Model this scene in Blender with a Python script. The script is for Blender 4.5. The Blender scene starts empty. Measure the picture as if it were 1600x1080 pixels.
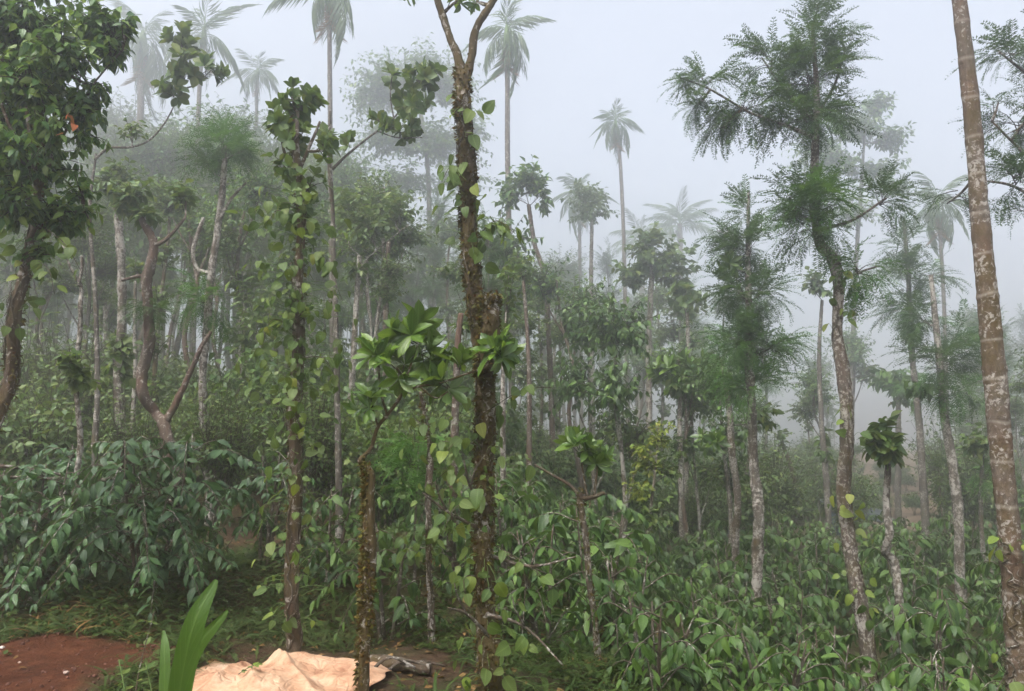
import bpy, math, random
import numpy as np
from mathutils import Matrix, Vector, noise as mnoise

# ------------------------------------------------------------------ camera, sky, sun, exposure
scene = bpy.context.scene
COL = scene.collection
F = 1208.0                      # focal length in photo pixels (photo is 1600 wide)
PITCH = math.radians(7.5)
EYE = 1.6
cam_data = bpy.data.cameras.new('camera')
cam_data.sensor_width = 36.0
cam_data.lens = 36.0 * F / 1600.0
cam_data.clip_start = 0.05
cam_data.clip_end = 2000.0
cam = bpy.data.objects.new('camera', cam_data)
COL.objects.link(cam)
cam.location = (0, 0, EYE)
cam.rotation_euler = (math.pi / 2 + PITCH, 0, 0)
scene.camera = cam

SUN_EL, SUN_AZ = math.radians(60), math.radians(215)      # azimuth from +Y towards +X
world = bpy.data.worlds.new('World')
scene.world = world
world.use_nodes = True
wn = world.node_tree
wn.nodes.clear()
sky = wn.nodes.new('ShaderNodeTexSky')
sky.sky_type = 'NISHITA'
sky.sun_disc = False
sky.sun_elevation = SUN_EL
sky.sun_rotation = SUN_AZ
sky.dust_density = 4.0
sky.air_density = 1.0
hsv = wn.nodes.new('ShaderNodeHueSaturation')
hsv.inputs['Saturation'].default_value = 0.4
bg = wn.nodes.new('ShaderNodeBackground')
bg.inputs['Strength'].default_value = 0.115
wo = wn.nodes.new('ShaderNodeOutputWorld')
wn.links.new(sky.outputs[0], hsv.inputs['Color'])
wn.links.new(hsv.outputs[0], bg.inputs['Color'])
wn.links.new(bg.outputs[0], wo.inputs['Surface'])

sun_data = bpy.data.lights.new('sun', 'SUN')
sun_data.energy = 1.5
sun_data.angle = math.radians(20)
sun_data.color = (1.0, 0.975, 0.94)
sun = bpy.data.objects.new('sun', sun_data)
COL.objects.link(sun)
sd = Vector((math.sin(SUN_AZ) * math.cos(SUN_EL), math.cos(SUN_AZ) * math.cos(SUN_EL), math.sin(SUN_EL)))
sun.rotation_euler = sd.to_track_quat('Z', 'Y').to_euler()
sun.location = (0, 0, 60)

scene.view_settings.view_transform = 'Standard'
scene.view_settings.look = 'None'
scene.view_settings.gamma = 1.0
scene.view_settings.use_curve_mapping = False
scene.view_settings.exposure = 1.68

scene.render.engine = 'CYCLES'
cy = scene.cycles
cy.use_denoising = True
cy.max_bounces = 5
cy.diffuse_bounces = 2
cy.glossy_bounces = 2
cy.transmission_bounces = 3
cy.volume_bounces = 2
cy.sample_clamp_indirect = 6.0
cy.use_adaptive_sampling = True
cy.adaptive_threshold = 0.02
HAZE_DENSITY = 0.0145

RNG = np.random.default_rng(7)
random.seed(7)

# ------------------------------------------------------------------ helpers: space
CP, SP = math.cos(PITCH), math.sin(PITCH)
def at(px, py, d):
    """point that stands d metres in front of the viewpoint and shows at a photo pixel"""
    u, v = (px - 800.0) / F, (540.0 - py) / F
    t = d / (CP - v * SP)
    return np.array((u * t, d, EYE + (SP + v * CP) * t))
def mpp(d): return d / F
def deep(d): return d if d < 9 else 9 + (d - 9) * 2.1      # the stand reaches far back

def sstep(a, b, x):
    t = np.clip((x - a) / (b - a), 0, 1)
    return t * t * (3 - 2 * t)
def ground_h(x, y):
    x = np.asarray(x, float); y = np.asarray(y, float)
    h = -1.45 * sstep(-0.6, 3.2, x) * sstep(3.8, 8.5, y)
    h = h + 1.5 * sstep(8.5, 30, y) * sstep(3.0, -5.0, x)
    h = h + 0.35 * sstep(7.0, 8.2, y + 0.25 * np.sin(x * 1.3)) * sstep(1.0, -1.6, x)
    far = 2.6 * sstep(30, 66, y) * sstep(-4, 10, x)
    st = 0.65
    q = far / st
    far = st * (np.floor(q) + sstep(0.55, 1.0, q - np.floor(q)))
    h = h + far
    b = sstep(2.0, 5.0, np.hypot(x, y))
    h = h + b * (0.05 * np.sin(1.7 * x + 0.6 * y) * np.cos(1.3 * y - 0.4 * x) + 0.035 * np.sin(4.1 * x - 2.3 * y + 1) + 0.02 * np.sin(7.7 * y + 3.1 * x))
    h = h + 0.35 * sstep(15, 60, np.hypot(x, y)) * np.sin(0.11 * x + 0.4) * np.cos(0.09 * y)
    return h
def gh(x, y): return float(ground_h(x, y))

def nrm(a):
    return a / np.maximum(np.linalg.norm(a, axis=-1, keepdims=True), 1e-9)

def frames(pos, ydir, up, scale):
    pos = np.asarray(pos, float).reshape(-1, 3); n = len(pos)
    y = nrm(np.broadcast_to(ydir, (n, 3)).astype(float)); up = np.broadcast_to(up, (n, 3)).astype(float)
    x = nrm(np.cross(y, up)); z = np.cross(x, y)
    s = np.broadcast_to(scale, (n,))[:, None]
    M = np.zeros((n, 4, 4)); M[:, 3, 3] = 1
    M[:, :3, 0] = x * s; M[:, :3, 1] = y * s; M[:, :3, 2] = z * s; M[:, :3, 3] = pos
    return M

# ------------------------------------------------------------------ helpers: mesh building
class MB:
    def __init__(self):
        self.v, self.l, self.t, self.m, self.a, self.n = [], [], [], [], [], 0
    def add(self, V, loops, totals, mat=0, attrs=None):
        V = np.asarray(V, float); loops = np.asarray(loops, np.int64)
        self.v.append(V); self.l.append(loops + self.n); self.t.append(np.asarray(totals, np.int64))
        self.m.append(np.full(len(totals), mat, np.int64))
        self.a.append(np.zeros((len(V), 3)) if attrs is None else attrs)
        self.n += len(V)
    def inst(self, T, M, mat=0, tint=None):
        if len(M) == 0: return
        V, loops, totals, at_ = T
        N, k = len(M), len(V)
        W = np.einsum('nij,kj->nki', M[:, :3, :3], V) + M[:, None, :3, 3]
        L = (loops[None, :] + (np.arange(N) * k)[:, None]).ravel()
        A = np.tile(at_, (N, 1, 1)).astype(float)
        A[:, :, 0] = (RNG.random(N) if tint is None else tint)[:, None]
        self.add(W.reshape(-1, 3), L, np.tile(totals, N), mat, A.reshape(-1, 3))
    def mesh(self, name, mats, smooth=True, offset=None):
        me = bpy.data.meshes.new(name)
        V = np.concatenate(self.v); L = np.concatenate(self.l); T = np.concatenate(self.t)
        if offset is not None: V = V - np.asarray(offset)
        me.vertices.add(len(V)); me.vertices.foreach_set('co', V.astype(np.float32).ravel())
        me.loops.add(len(L)); me.loops.foreach_set('vertex_index', L.astype(np.int32))
        me.polygons.add(len(T))
        st = np.concatenate(([0], np.cumsum(T)[:-1]))
        me.polygons.foreach_set('loop_start', st.astype(np.int32))
        me.polygons.foreach_set('material_index', np.concatenate(self.m).astype(np.int32))
        if smooth: me.polygons.foreach_set('use_smooth', np.ones(len(T), bool))
        A = np.concatenate(self.a).astype(np.float32)
        for i, nm in enumerate(('tint', 'rib', 'along')):
            at_ = me.attributes.new(nm, 'FLOAT', 'POINT'); at_.data.foreach_set('value', np.ascontiguousarray(A[:, i]))
        for m in (mats if isinstance(mats, (list, tuple)) else [mats]): me.materials.append(m)
        me.update(calc_edges=True)
        return me

def catmull(P, n):
    P = np.asarray(P, float)
    if len(P) == 2:
        t = np.linspace(0, 1, n)[:, None]; return P[0] * (1 - t) + P[1] * t
    Q = np.vstack((2 * P[0] - P[1], P, 2 * P[-1] - P[-2]))
    seg = len(P) - 1
    u = np.linspace(0, seg, n); i = np.minimum(u.astype(int), seg - 1); t = (u - i)[:, None]
    p0, p1, p2, p3 = Q[i], Q[i + 1], Q[i + 2], Q[i + 3]
    return 0.5 * (2 * p1 + (p2 - p0) * t + (2 * p0 - 5 * p1 + 4 * p2 - p3) * t ** 2 + (3 * p1 - p0 - 3 * p2 + p3) * t ** 3)

def tube(mb, P, R, sides=6, n=None, mat=0, rough=0.0, seed=0.0, cap=True):
    """tapered tube through points, radii R, with an uneven surface"""
    P = np.asarray(P, float); R = np.asarray(R, float)
    if R.ndim == 0: R = np.full(len(P), float(R))
    if n is None: n = len(P) * 3
    if n > len(P) or len(P) > 2:
        R = np.interp(np.linspace(0, 1, n), np.linspace(0, 1, len(R)), R)
        P = catmull(P, n)
    n = len(P)
    T = nrm(np.gradient(P, axis=0))
    ref = np.array((1.0, 0, 0)) if abs(T[0][0]) < 0.8 else np.array((0, 1.0, 0))
    X = np.zeros((n, 3)); x = ref
    for i in range(n):
        x = x - T[i] * x.dot(T[i]); x = x / max(np.linalg.norm(x), 1e-9); X[i] = x
    Y = np.cross(T, X)
    a = np.linspace(0, 2 * np.pi, sides, endpoint=False)
    rad = np.repeat(R[:, None], sides, 1)
    if rough > 0:
        s = np.linspace(0, 1, n)
        Ls = np.concatenate(([0], np.cumsum(np.linalg.norm(np.diff(P, axis=0), axis=1))))
        rr = max(R.mean(), 1e-3)
        for i in range(n):
            for j in range(sides):
                q = Vector((math.cos(a[j]) * 1.3 + seed, math.sin(a[j]) * 1.3, Ls[i] / rr * 0.32 + seed * 3))
                q2 = Vector((math.cos(a[j]) * 2.6 + seed, math.sin(a[j]) * 2.6 + 9, Ls[i] / rr * 0.9))
                rad[i, j] *= 1 + rough * (mnoise.noise(q) * 1.2 + mnoise.noise(q2) * 0.8 + 0.5 * mnoise.noise(q2 * 2.3))
    V = P[:, None, :] + rad[..., None] * (np.cos(a)[None, :, None] * X[:, None, :] + np.sin(a)[None, :, None] * Y[:, None, :])
    V = V.reshape(-1, 3)
    i, j = np.meshgrid(np.arange(n - 1), np.arange(sides), indexing='ij')
    j2 = (j + 1) % sides
    q = np.stack((i * sides + j, i * sides + j2, (i + 1) * sides + j2, (i + 1) * sides + j), -1).reshape(-1)
    tot = [4] * ((n - 1) * sides)
    loops = q.tolist()
    if cap:
        loops += list(range((n - 1) * sides, n * sides)); tot.append(sides)
        loops += list(range(sides - 1, -1, -1)); tot.append(sides)
    A = np.zeros((len(V), 3)); A[:, 2] = np.repeat(np.linspace(0, 1, n), sides)
    mb.add(V, loops, tot, mat, A)
    return P, T, R

# ------------------------------------------------------------------ helpers: objects
def tag(o, label=None, cat=None, group=None, kind=None):
    if label: o['label'] = label
    if cat: o['category'] = cat
    if group: o['group'] = group
    if kind: o['kind'] = kind
    return o
def empty(name, loc, label, cat, group=None):
    o = bpy.data.objects.new(name, None); COL.objects.link(o)
    o.location = tuple(float(c) for c in loc); o.empty_display_size = 0.2
    return tag(o, label, cat, group)
def obj(name, me, parent=None, M=None):
    o = bpy.data.objects.new(name, me); COL.objects.link(o)
    if parent is not None: o.parent = parent
    if M is not None: o.matrix_basis = Matrix(M.tolist())
    return o
def leaf_objs(name, meshes, M, parent, offset):
    M = M.copy(); M[:, :3, 3] -= np.asarray(offset)
    for i in range(len(M)):
        obj(name, meshes[i % len(meshes)], parent, M[i])
def copy_tree(src, loc, rotz=0.0, scale=1.0, label=None, group=None):
    c = src.copy(); COL.objects.link(c)
    c.location = tuple(float(k) for k in loc); c.rotation_euler = (0, 0, rotz)
    c.scale = scale if hasattr(scale, '__len__') else (scale,) * 3
    if label: c['label'] = label
    if group: c['group'] = group
    for ch in KIDS.get(src.name) or src.children:
        k = ch.copy(); COL.objects.link(k); k.parent = c
    return c
KIDS = {}

# ------------------------------------------------------------------ materials
def new_mat(name):
    m = bpy.data.materials.new(name); m.use_nodes = True
    nt = m.node_tree; nt.nodes.clear()
    out = nt.nodes.new('ShaderNodeOutputMaterial')
    return m, nt, out
def N(nt, typ, **kw):
    n = nt.nodes.new(typ)
    for k, v in kw.items(): setattr(n, k, v)
    return n
def ramp(nt, fac, stops):
    r = nt.nodes.new('ShaderNodeValToRGB')
    e = r.color_ramp.elements
    while len(e) < len(stops): e.new(0.5)
    for k, (p, c) in enumerate(stops):
        e[k].position = p; e[k].color = (*c, 1) if len(c) == 3 else c
    if fac is not None: nt.links.new(fac, r.inputs[0])
    return r
def math_(nt, op, a, b=None, clamp=False):
    n = nt.nodes.new('ShaderNodeMath'); n.operation = op; n.use_clamp = clamp
    for i, x in enumerate((a, b)):
        if x is None: continue
        if isinstance(x, (int, float)): n.inputs[i].default_value = x
        else: nt.links.new(x, n.inputs[i])
    return n.outputs[0]
def mixc(nt, fac, a, b, blend='MIX'):
    n = nt.nodes.new('ShaderNodeMix'); n.data_type = 'RGBA'; n.blend_type = blend
    for idx, x in ((0, fac), (6, a), (7, b)):
        if isinstance(x, (int, float)): n.inputs[idx].default_value = x
        elif isinstance(x, tuple): n.inputs[idx].default_value = (*x, 1)
        else: nt.links.new(x, n.inputs[idx])
    return n.outputs[2]
def attr(nt, name):
    a = nt.nodes.new('ShaderNodeAttribute'); a.attribute_name = name
    return a.outputs['Fac']
def noise_(nt, vec, scale, detail=4.0, rough=0.55, dist=0.0):
    n = nt.nodes.new('ShaderNodeTexNoise')
    n.inputs['Scale'].default_value = scale; n.inputs['Detail'].default_value = detail
    n.inputs['Roughness'].default_value = rough; n.inputs['Distortion'].default_value = dist
    if vec is not None: nt.links.new(vec, n.inputs['Vector'])
    return n.outputs['Fac']

def leaf_mat(name, cols, rough=0.42, spec=0.4, transl=0.28, vein=0.5, back=0.35, blemish=0.25, warm=True):
    if warm: cols = [(r * 1.12, g * 1.04, b * 0.66) for r, g, b in cols]
    m, nt, out = new_mat(name)
    oi = N(nt, 'ShaderNodeObjectInfo')
    t = math_(nt, 'FRACT', math_(nt, 'ADD', attr(nt, 'tint'), math_(nt, 'MULTIPLY', oi.outputs['Random'], 7.31)))
    n = len(cols)
    c = ramp(nt, t, [(i / (n - 1), cols[i]) for i in range(n)]).outputs[0]
    tc = N(nt, 'ShaderNodeTexCoord')
    # dirt, age spots
    nz = noise_(nt, tc.outputs['Object'], 9.0, 3.0)
    sp = ramp(nt, nz, [(0.60, (0, 0, 0)), (0.75, (1, 1, 1))]).outputs[0]
    c = mixc(nt, math_(nt, 'MULTIPLY', sp, blemish), c, (0.1, 0.08, 0.025))
    # midrib and side veins
    rib = math_(nt, 'POWER', attr(nt, 'rib'), 9.0)
    lw = math_(nt, 'SINE', math_(nt, 'MULTIPLY', math_(nt, 'SUBTRACT', attr(nt, 'along'), math_(nt, 'MULTIPLY', math_(nt, 'SUBTRACT', 1.0, attr(nt, 'rib')), 0.22)), 62.0))
    lw = math_(nt, 'POWER', math_(nt, 'MULTIPLY', math_(nt, 'ADD', lw, 1.0), 0.5), 6.0)
    vn = math_(nt, 'MAXIMUM', rib, math_(nt, 'MULTIPLY', lw, 0.35))
    lighter = mixc(nt, 1.0, c, (0.09, 0.12, 0.05), 'ADD')
    c = mixc(nt, math_(nt, 'MULTIPLY', vn, vein), c, lighter)
    geo = N(nt, 'ShaderNodeNewGeometry')
    pale = mixc(nt, 0.55, c, (0.14, 0.19, 0.10))
    c = mixc(nt, math_(nt, 'MULTIPLY', geo.outputs['Backfacing'], back), c, pale)
    p = N(nt, 'ShaderNodeBsdfPrincipled')
    p.inputs['Roughness'].default_value = rough
    p.inputs['Specular IOR Level'].default_value = spec
    nt.links.new(c, p.inputs['Base Color'])
    bmp = N(nt, 'ShaderNodeBump'); bmp.inputs['Strength'].default_value = 0.35; bmp.inputs['Distance'].default_value = 0.004
    nt.links.new(math_(nt, 'ADD', vn, math_(nt, 'MULTIPLY', noise_(nt, tc.outputs['Object'], 30.0, 2.0), 0.6)), bmp.inputs['Height'])
    nt.links.new(bmp.outputs[0], p.inputs['Normal'])
    tr = N(nt, 'ShaderNodeBsdfTranslucent')
    tcol = mixc(nt, 1.0, c, (1.5, 1.45, 0.7), 'MULTIPLY')
    nt.links.new(tcol, tr.inputs['Color'])
    ms = N(nt, 'ShaderNodeMixShader'); ms.inputs[0].default_value = transl
    nt.links.new(p.outputs[0], ms.inputs[1]); nt.links.new(tr.outputs[0], ms.inputs[2])
    nt.links.new(ms.outputs[0], out.inputs['Surface'])
    return m

def bark_mat(name, base, dark, lichen=0.45, moss=0.3, red=0.0, ring=0.0, scale=1.0, mosscol=(0.055, 0.05, 0.016), lich=(0.42, 0.405, 0.37)):
    base = tuple(x * 0.78 for x in base); dark = tuple(x * 0.7 for x in dark)
    m, nt, out = new_mat(name)
    tc = N(nt, 'ShaderNodeTexCoord'); oi = N(nt, 'ShaderNodeObjectInfo')
    off = N(nt, 'ShaderNodeVectorMath', operation='MULTIPLY_ADD')
    cx = N(nt, 'ShaderNodeCombineXYZ'); nt.links.new(oi.outputs['Random'], cx.inputs[0]); nt.links.new(oi.outputs['Random'], cx.inputs[2])
    nt.links.new(cx.outputs[0], off.inputs[0]); off.inputs[1].default_value = (31, 0, 47); nt.links.new(tc.outputs['Object'], off.inputs[2])
    v = off.outputs[0]
    st = N(nt, 'ShaderNodeMapping'); st.inputs['Scale'].default_value = (1, 1, 0.35); nt.links.new(v, st.inputs[0])
    f1 = noise_(nt, st.outputs[0], 26 * scale, 8, 0.7)
    c = ramp(nt, f1, [(0.34, dark), (0.52, tuple(0.5 * (x + y) for x, y in zip(dark, base))), (0.66, base)]).outputs[0]
    # weathered grey against warm bark in long streaks
    gs = ramp(nt, noise_(nt, st.outputs[0], 6.0, 5, 0.65), [(0.4, (0, 0, 0)), (0.62, (1, 1, 1))]).outputs[0]
    c = mixc(nt, math_(nt, 'MULTIPLY', gs, 0.5), c, (0.105, 0.098, 0.078))
    if red > 0:
        f = ramp(nt, noise_(nt, v, 2.1, 5, 0.65), [(0.45, (0, 0, 0)), (0.65, (1, 1, 1))]).outputs[0]
        c = mixc(nt, math_(nt, 'MULTIPLY', f, red * 0.55), c, (0.125, 0.07, 0.042))
    if moss > 0:
        f = ramp(nt, noise_(nt, v, 2.6, 8, 0.75), [(0.58 - 0.28 * moss, (0, 0, 0)), (0.68 - 0.22 * moss, (1, 1, 1))]).outputs[0]
        mc = mixc(nt, noise_(nt, v, 55, 4), mosscol, (0.085, 0.05, 0.022))
        c = mixc(nt, math_(nt, 'MULTIPLY', f, min(1.0, 0.75 + 0.25 * moss)), c, mc)
    if lichen > 0:
        fa = noise_(nt, v, 21 * scale, 6, 0.66, 0.6); fb = noise_(nt, v, 3.3, 3, 0.6)
        f = math_(nt, 'ADD', math_(nt, 'MULTIPLY', fa, 0.75), math_(nt, 'MULTIPLY', fb, 0.35))
        th = 0.645 - 0.12 * lichen
        lf = ramp(nt, f, [(th, (0, 0, 0)), (th + 0.045, (1, 1, 1))]).outputs[0]
        lc = mixc(nt, noise_(nt, v, 45, 3), lich, (0.24, 0.21, 0.17))
        c = mixc(nt, math_(nt, 'MULTIPLY', lf, 0.8), c, lc)
    if ring > 0:
        sz = N(nt, 'ShaderNodeSeparateXYZ'); nt.links.new(tc.outputs['Object'], sz.inputs[0])
        ph = math_(nt, 'FRACT', math_(nt, 'ADD', math_(nt, 'MULTIPLY', sz.outputs[2], ring), math_(nt, 'MULTIPLY', noise_(nt, v, 2.0, 2), 0.5)))
        rm = ramp(nt, ph, [(0.44, (0, 0, 0)), (0.5, (1, 1, 1)), (0.56, (0, 0, 0))]).outputs[0]
        c = mixc(nt, math_(nt, 'MULTIPLY', rm, 0.55), c, (0.3, 0.27, 0.22))
    p = N(nt, 'ShaderNodeBsdfPrincipled'); p.inputs['Roughness'].default_value = 0.85
    p.inputs['Specular IOR Level'].default_value = 0.2
    nt.links.new(c, p.inputs['Base Color'])
    b = N(nt, 'ShaderNodeBump'); b.inputs['Strength'].default_value = 1.0; b.inputs['Distance'].default_value = 0.018
    nt.links.new(f1, b.inputs['Height']); nt.links.new(b.outputs[0], p.inputs['Normal'])
    nt.links.new(p.outputs[0], out.inputs['Surface'])
    return m

def plain_mat(name, c0, c1, scale=12.0, rough=0.8, bump=0.3, dist=0.01, transl=0.0):
    m, nt, out = new_mat(name)
    tc = N(nt, 'ShaderNodeTexCoord')
    f = noise_(nt, tc.outputs['Object'], scale, 5, 0.6)
    c = ramp(nt, f, [(0.3, c0), (0.7, c1)]).outputs[0]
    p = N(nt, 'ShaderNodeBsdfPrincipled'); p.inputs['Roughness'].default_value = rough
    nt.links.new(c, p.inputs['Base Color'])
    b = N(nt, 'ShaderNodeBump'); b.inputs['Strength'].default_value = bump; b.inputs['Distance'].default_value = dist
    nt.links.new(f, b.inputs['Height']); nt.links.new(b.outputs[0], p.inputs['Normal'])
    sh = p.outputs[0]
    if transl > 0:
        tr = N(nt, 'ShaderNodeBsdfTranslucent'); nt.links.new(c, tr.inputs['Color'])
        ms = N(nt, 'ShaderNodeMixShader'); ms.inputs[0].default_value = transl
        nt.links.new(sh, ms.inputs[1]); nt.links.new(tr.outputs[0], ms.inputs[2]); sh = ms.outputs[0]
    nt.links.new(sh, out.inputs['Surface'])
    return m

L_COFFEE = leaf_mat('coffee_leaf', [(0.017, 0.048, 0.015), (0.026, 0.07, 0.019), (0.042, 0.1, 0.023), (0.02, 0.056, 0.017), (0.056, 0.12, 0.028), (0.014, 0.042, 0.014)], rough=0.42, spec=0.4, transl=0.2, warm=False)
L_FIELD = leaf_mat('field_coffee_leaf', [(0.018, 0.052, 0.013), (0.038, 0.09, 0.02), (0.085, 0.16, 0.04), (0.02, 0.06, 0.016), (0.06, 0.12, 0.028), (0.028, 0.072, 0.02), (0.015, 0.045, 0.014)], rough=0.42, spec=0.35, transl=0.24, back=0.2)
L_PEPPER = leaf_mat('pepper_leaf', [(0.045, 0.09, 0.022), (0.07, 0.12, 0.028), (0.035, 0.075, 0.02), (0.11, 0.165, 0.04), (0.06, 0.105, 0.03), (0.04, 0.085, 0.022), (0.09, 0.13, 0.04), (0.035, 0.08, 0.022)], rough=0.5, spec=0.3, transl=0.32, back=0.5)
L_YELLOW = leaf_mat('yellowing_leaf', [(0.12, 0.19, 0.04), (0.17, 0.2, 0.045), (0.1, 0.17, 0.04), (0.15, 0.22, 0.05)], rough=0.5, transl=0.4)
L_SAP = leaf_mat('sapling_leaf', [(0.035, 0.085, 0.016), (0.06, 0.125, 0.02), (0.1, 0.18, 0.03), (0.045, 0.1, 0.018), (0.03, 0.075, 0.02)], rough=0.32, spec=0.5, transl=0.3)
L_DARK = leaf_mat('canopy_leaf', [(0.02, 0.065, 0.02), (0.035, 0.1, 0.026), (0.07, 0.155, 0.034), (0.14, 0.22, 0.045), (0.025, 0.08, 0.028), (0.045, 0.115, 0.03), (0.1, 0.175, 0.04)], rough=0.4, transl=0.32)
L_OAK = leaf_mat('feathery_leaf', [(0.028, 0.075, 0.032), (0.04, 0.1, 0.035), (0.06, 0.13, 0.04), (0.03, 0.08, 0.035)], rough=0.55, spec=0.25, transl=0.25, vein=0.0, blemish=0.1)
L_OAKG = leaf_mat('bright_feathery_leaf', [(0.04, 0.12, 0.03), (0.06, 0.16, 0.04), (0.08, 0.18, 0.05)], rough=0.55, spec=0.25, transl=0.3, vein=0.0, blemish=0.1)
L_MIX = leaf_mat('mixed_leaf', [(0.04, 0.085, 0.03), (0.06, 0.115, 0.035), (0.09, 0.15, 0.045), (0.045, 0.1, 0.04), (0.12, 0.16, 0.05), (0.05, 0.1, 0.03)], rough=0.5, transl=0.3, vein=0.2)
L_LIME = leaf_mat('lime_leaf', [(0.16, 0.24, 0.04), (0.22, 0.27, 0.05), (0.1, 0.18, 0.035), (0.24, 0.24, 0.07)], rough=0.5, transl=0.35, vein=0.2)
L_PALM = leaf_mat('palm_leaf', [(0.035, 0.08, 0.03), (0.05, 0.1, 0.035), (0.075, 0.12, 0.04)], rough=0.45, transl=0.2, vein=0.0)
L_DRY = leaf_mat('dry_palm_leaf', [(0.16, 0.1, 0.06), (0.2, 0.13, 0.08), (0.12, 0.08, 0.05)], rough=0.8, spec=0.1, transl=0.2, vein=0.0)
L_RED = leaf_mat('red_leaf', [(0.3, 0.07, 0.03), (0.35, 0.14, 0.06)], rough=0.5, transl=0.35)
L_STRAP = leaf_mat('strap_leaf', [(0.04, 0.095, 0.015), (0.05, 0.115, 0.018)], rough=0.35, transl=0.3, vein=0.3, blemish=0.05)
L_HERB = leaf_mat('herb_leaf', [(0.02, 0.045, 0.012), (0.03, 0.06, 0.015), (0.045, 0.08, 0.02), (0.024, 0.05, 0.013), (0.06, 0.08, 0.025)], rough=0.6, spec=0.2, transl=0.25, vein=0.1)
L_DEAD = leaf_mat('dead_leaf', [(0.1, 0.05, 0.025), (0.16, 0.09, 0.045), (0.07, 0.035, 0.02), (0.24, 0.15, 0.09)], rough=0.8, spec=0.15, transl=0.1)

B_MOSSY = bark_mat('mossy_bark', (0.17, 0.115, 0.08), (0.05, 0.03, 0.02), lichen=0.4, moss=0.95, red=0.3)
B_UPPER = bark_mat('patchy_bark', (0.2, 0.13, 0.1), (0.06, 0.04, 0.03), lichen=0.55, moss=0.4, red=0.5)
B_BROWN = bark_mat('brown_bark', (0.14, 0.095, 0.065), (0.045, 0.028, 0.02), lichen=0.5, moss=0.5, red=0.25)
B_PALE = bark_mat('lichen_bark', (0.14, 0.112, 0.088), (0.045, 0.034, 0.026), lichen=0.9, moss=0.2, red=0.4)
B_SPECK = bark_mat('speckled_bark', (0.125, 0.09, 0.07), (0.04, 0.027, 0.02), lichen=0.75, moss=0.35, red=0.4, scale=1.5)
B_RED = bark_mat('reddish_bark', (0.135, 0.08, 0.058), (0.05, 0.027, 0.02), lichen=0.35, moss=0.1, red=0.7)
B_GREY = bark_mat('grey_bark', (0.14, 0.12, 0.1), (0.06, 0.048, 0.04), lichen=0.5, moss=0.2)
B_TWIG = bark_mat('twig_bark', (0.14, 0.1, 0.07), (0.05, 0.035, 0.025), lichen=0.4, moss=0.1)
B_DARKTWIG = bark_mat('dark_twig_bark', (0.07, 0.045, 0.03), (0.025, 0.018, 0.012), lichen=0.0, moss=0.1)
B_VINE = bark_mat('vine_bark', (0.13, 0.1, 0.065), (0.05, 0.035, 0.02), lichen=0.3, moss=0.3)
B_GREEN = plain_mat('green_stem', (0.08, 0.14, 0.03), (0.12, 0.19, 0.05), 20)
M_MOSS = leaf_mat('moss', [(0.05, 0.045, 0.013), (0.075, 0.055, 0.02), (0.06, 0.03, 0.014), (0.08, 0.085, 0.02)], rough=0.95, spec=0.05, transl=0.15, vein=0.0)
B_PALM = bark_mat('palm_bark', (0.19, 0.15, 0.115), (0.09, 0.066, 0.05), lichen=0.5, moss=0.1, scale=0.8)

# ------------------------------------------------------------------ leaf shapes (length 1 along +Y, face up +Z)
def leaf_shape(n, wid, fold=0.25, droop=0.25, wave=0.0, prof=None, twist=0.0):
    s = np.linspace(0, 1, n + 1)
    if prof is heart: s = s ** 1.25
    if prof is None: prof = lambda t: np.sin(np.pi * t ** 0.85) ** 0.9
    w = wid * 0.5 * np.array([max(prof(t), 0.0) for t in s]); w[0] = 0; w[-1] = 0
    V, A, idx = [], [], {}
    for i, t in enumerate(s):
        zc = -droop * t * t
        yc = t * (1 - 0.22 * droop * t)
        V.append((twist * t * t, yc, zc)); A.append((0, 1, t)); idx[(i, 0)] = len(V) - 1
        if 0 < i < n:
            for sd_ in (-1, 1):
                V.append((sd_ * w[i] + twist * t * t, yc - 0.02, zc + fold * w[i] + wave * 0.5 * math.sin(7 * t + sd_)))
                A.append((0, 0, t)); idx[(i, sd_)] = len(V) - 1
    loops, tot = [], []
    for i in range(n):
        for sd_ in (-1, 1):
            c0, c1 = idx[(i, 0)], idx[(i + 1, 0)]
            e0, e1 = idx.get((i, sd_)), idx.get((i + 1, sd_))
            f = [c0] + ([e0] if e0 is not None else []) + ([e1] if e1 is not None else []) + [c1]
            if sd_ > 0: f = [f[0]] + f[1:]
            else: f = [f[0]] + f[:0:-1]
            loops += f[::-1] if False else f; tot.append(len(f))
    return (np.array(V, float), np.array(loops), np.array(tot), np.array(A, float))

ell = lambda t: math.sin(math.pi * t ** 0.82) ** 1.1
ovate = lambda t: math.sin(math.pi * t ** 0.62) ** 0.95
heart = lambda t: math.sin(math.pi * t ** 0.68) ** 0.72 * (1 - 0.12 * t)
obov = lambda t: math.sin(math.pi * t ** 1.35) ** 0.8
T_COFFEE = [leaf_shape(6, 0.38, 0.32, d, w, ell, tw) for d, w, tw in ((0.22, 0.05, 0.05), (0.45, 0.03, -0.06), (0.1, 0.06, 0.0), (0.65, 0.04, 0.05))]
T_COFFEE_LO = leaf_shape(3, 0.46, 0.25, 0.35, 0.0, ell)
T_PEPPER = [leaf_shape(8, 0.7, 0.22, d, w, heart, tw) for d, w, tw in ((0.15, 0.05, 0.0), (0.35, 0.04, 0.08), (-0.1, 0.05, -0.08))]
T_PEPPER_LO = leaf_shape(3, 0.75, 0.25, 0.2, 0.0, heart)
T_SAP = [leaf_shape(5, 0.37, 0.5, d, 0.03, obov, tw) for d, tw in ((0.1, 0.0), (0.3, 0.06), (-0.08, -0.05))]
T_ROUND = [leaf_shape(6, 0.6, 0.35, d, 0.03, obov, tw) for d, tw in ((0.1, 0.0), (0.3, 0.06), (-0.08, -0.05))]
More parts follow.
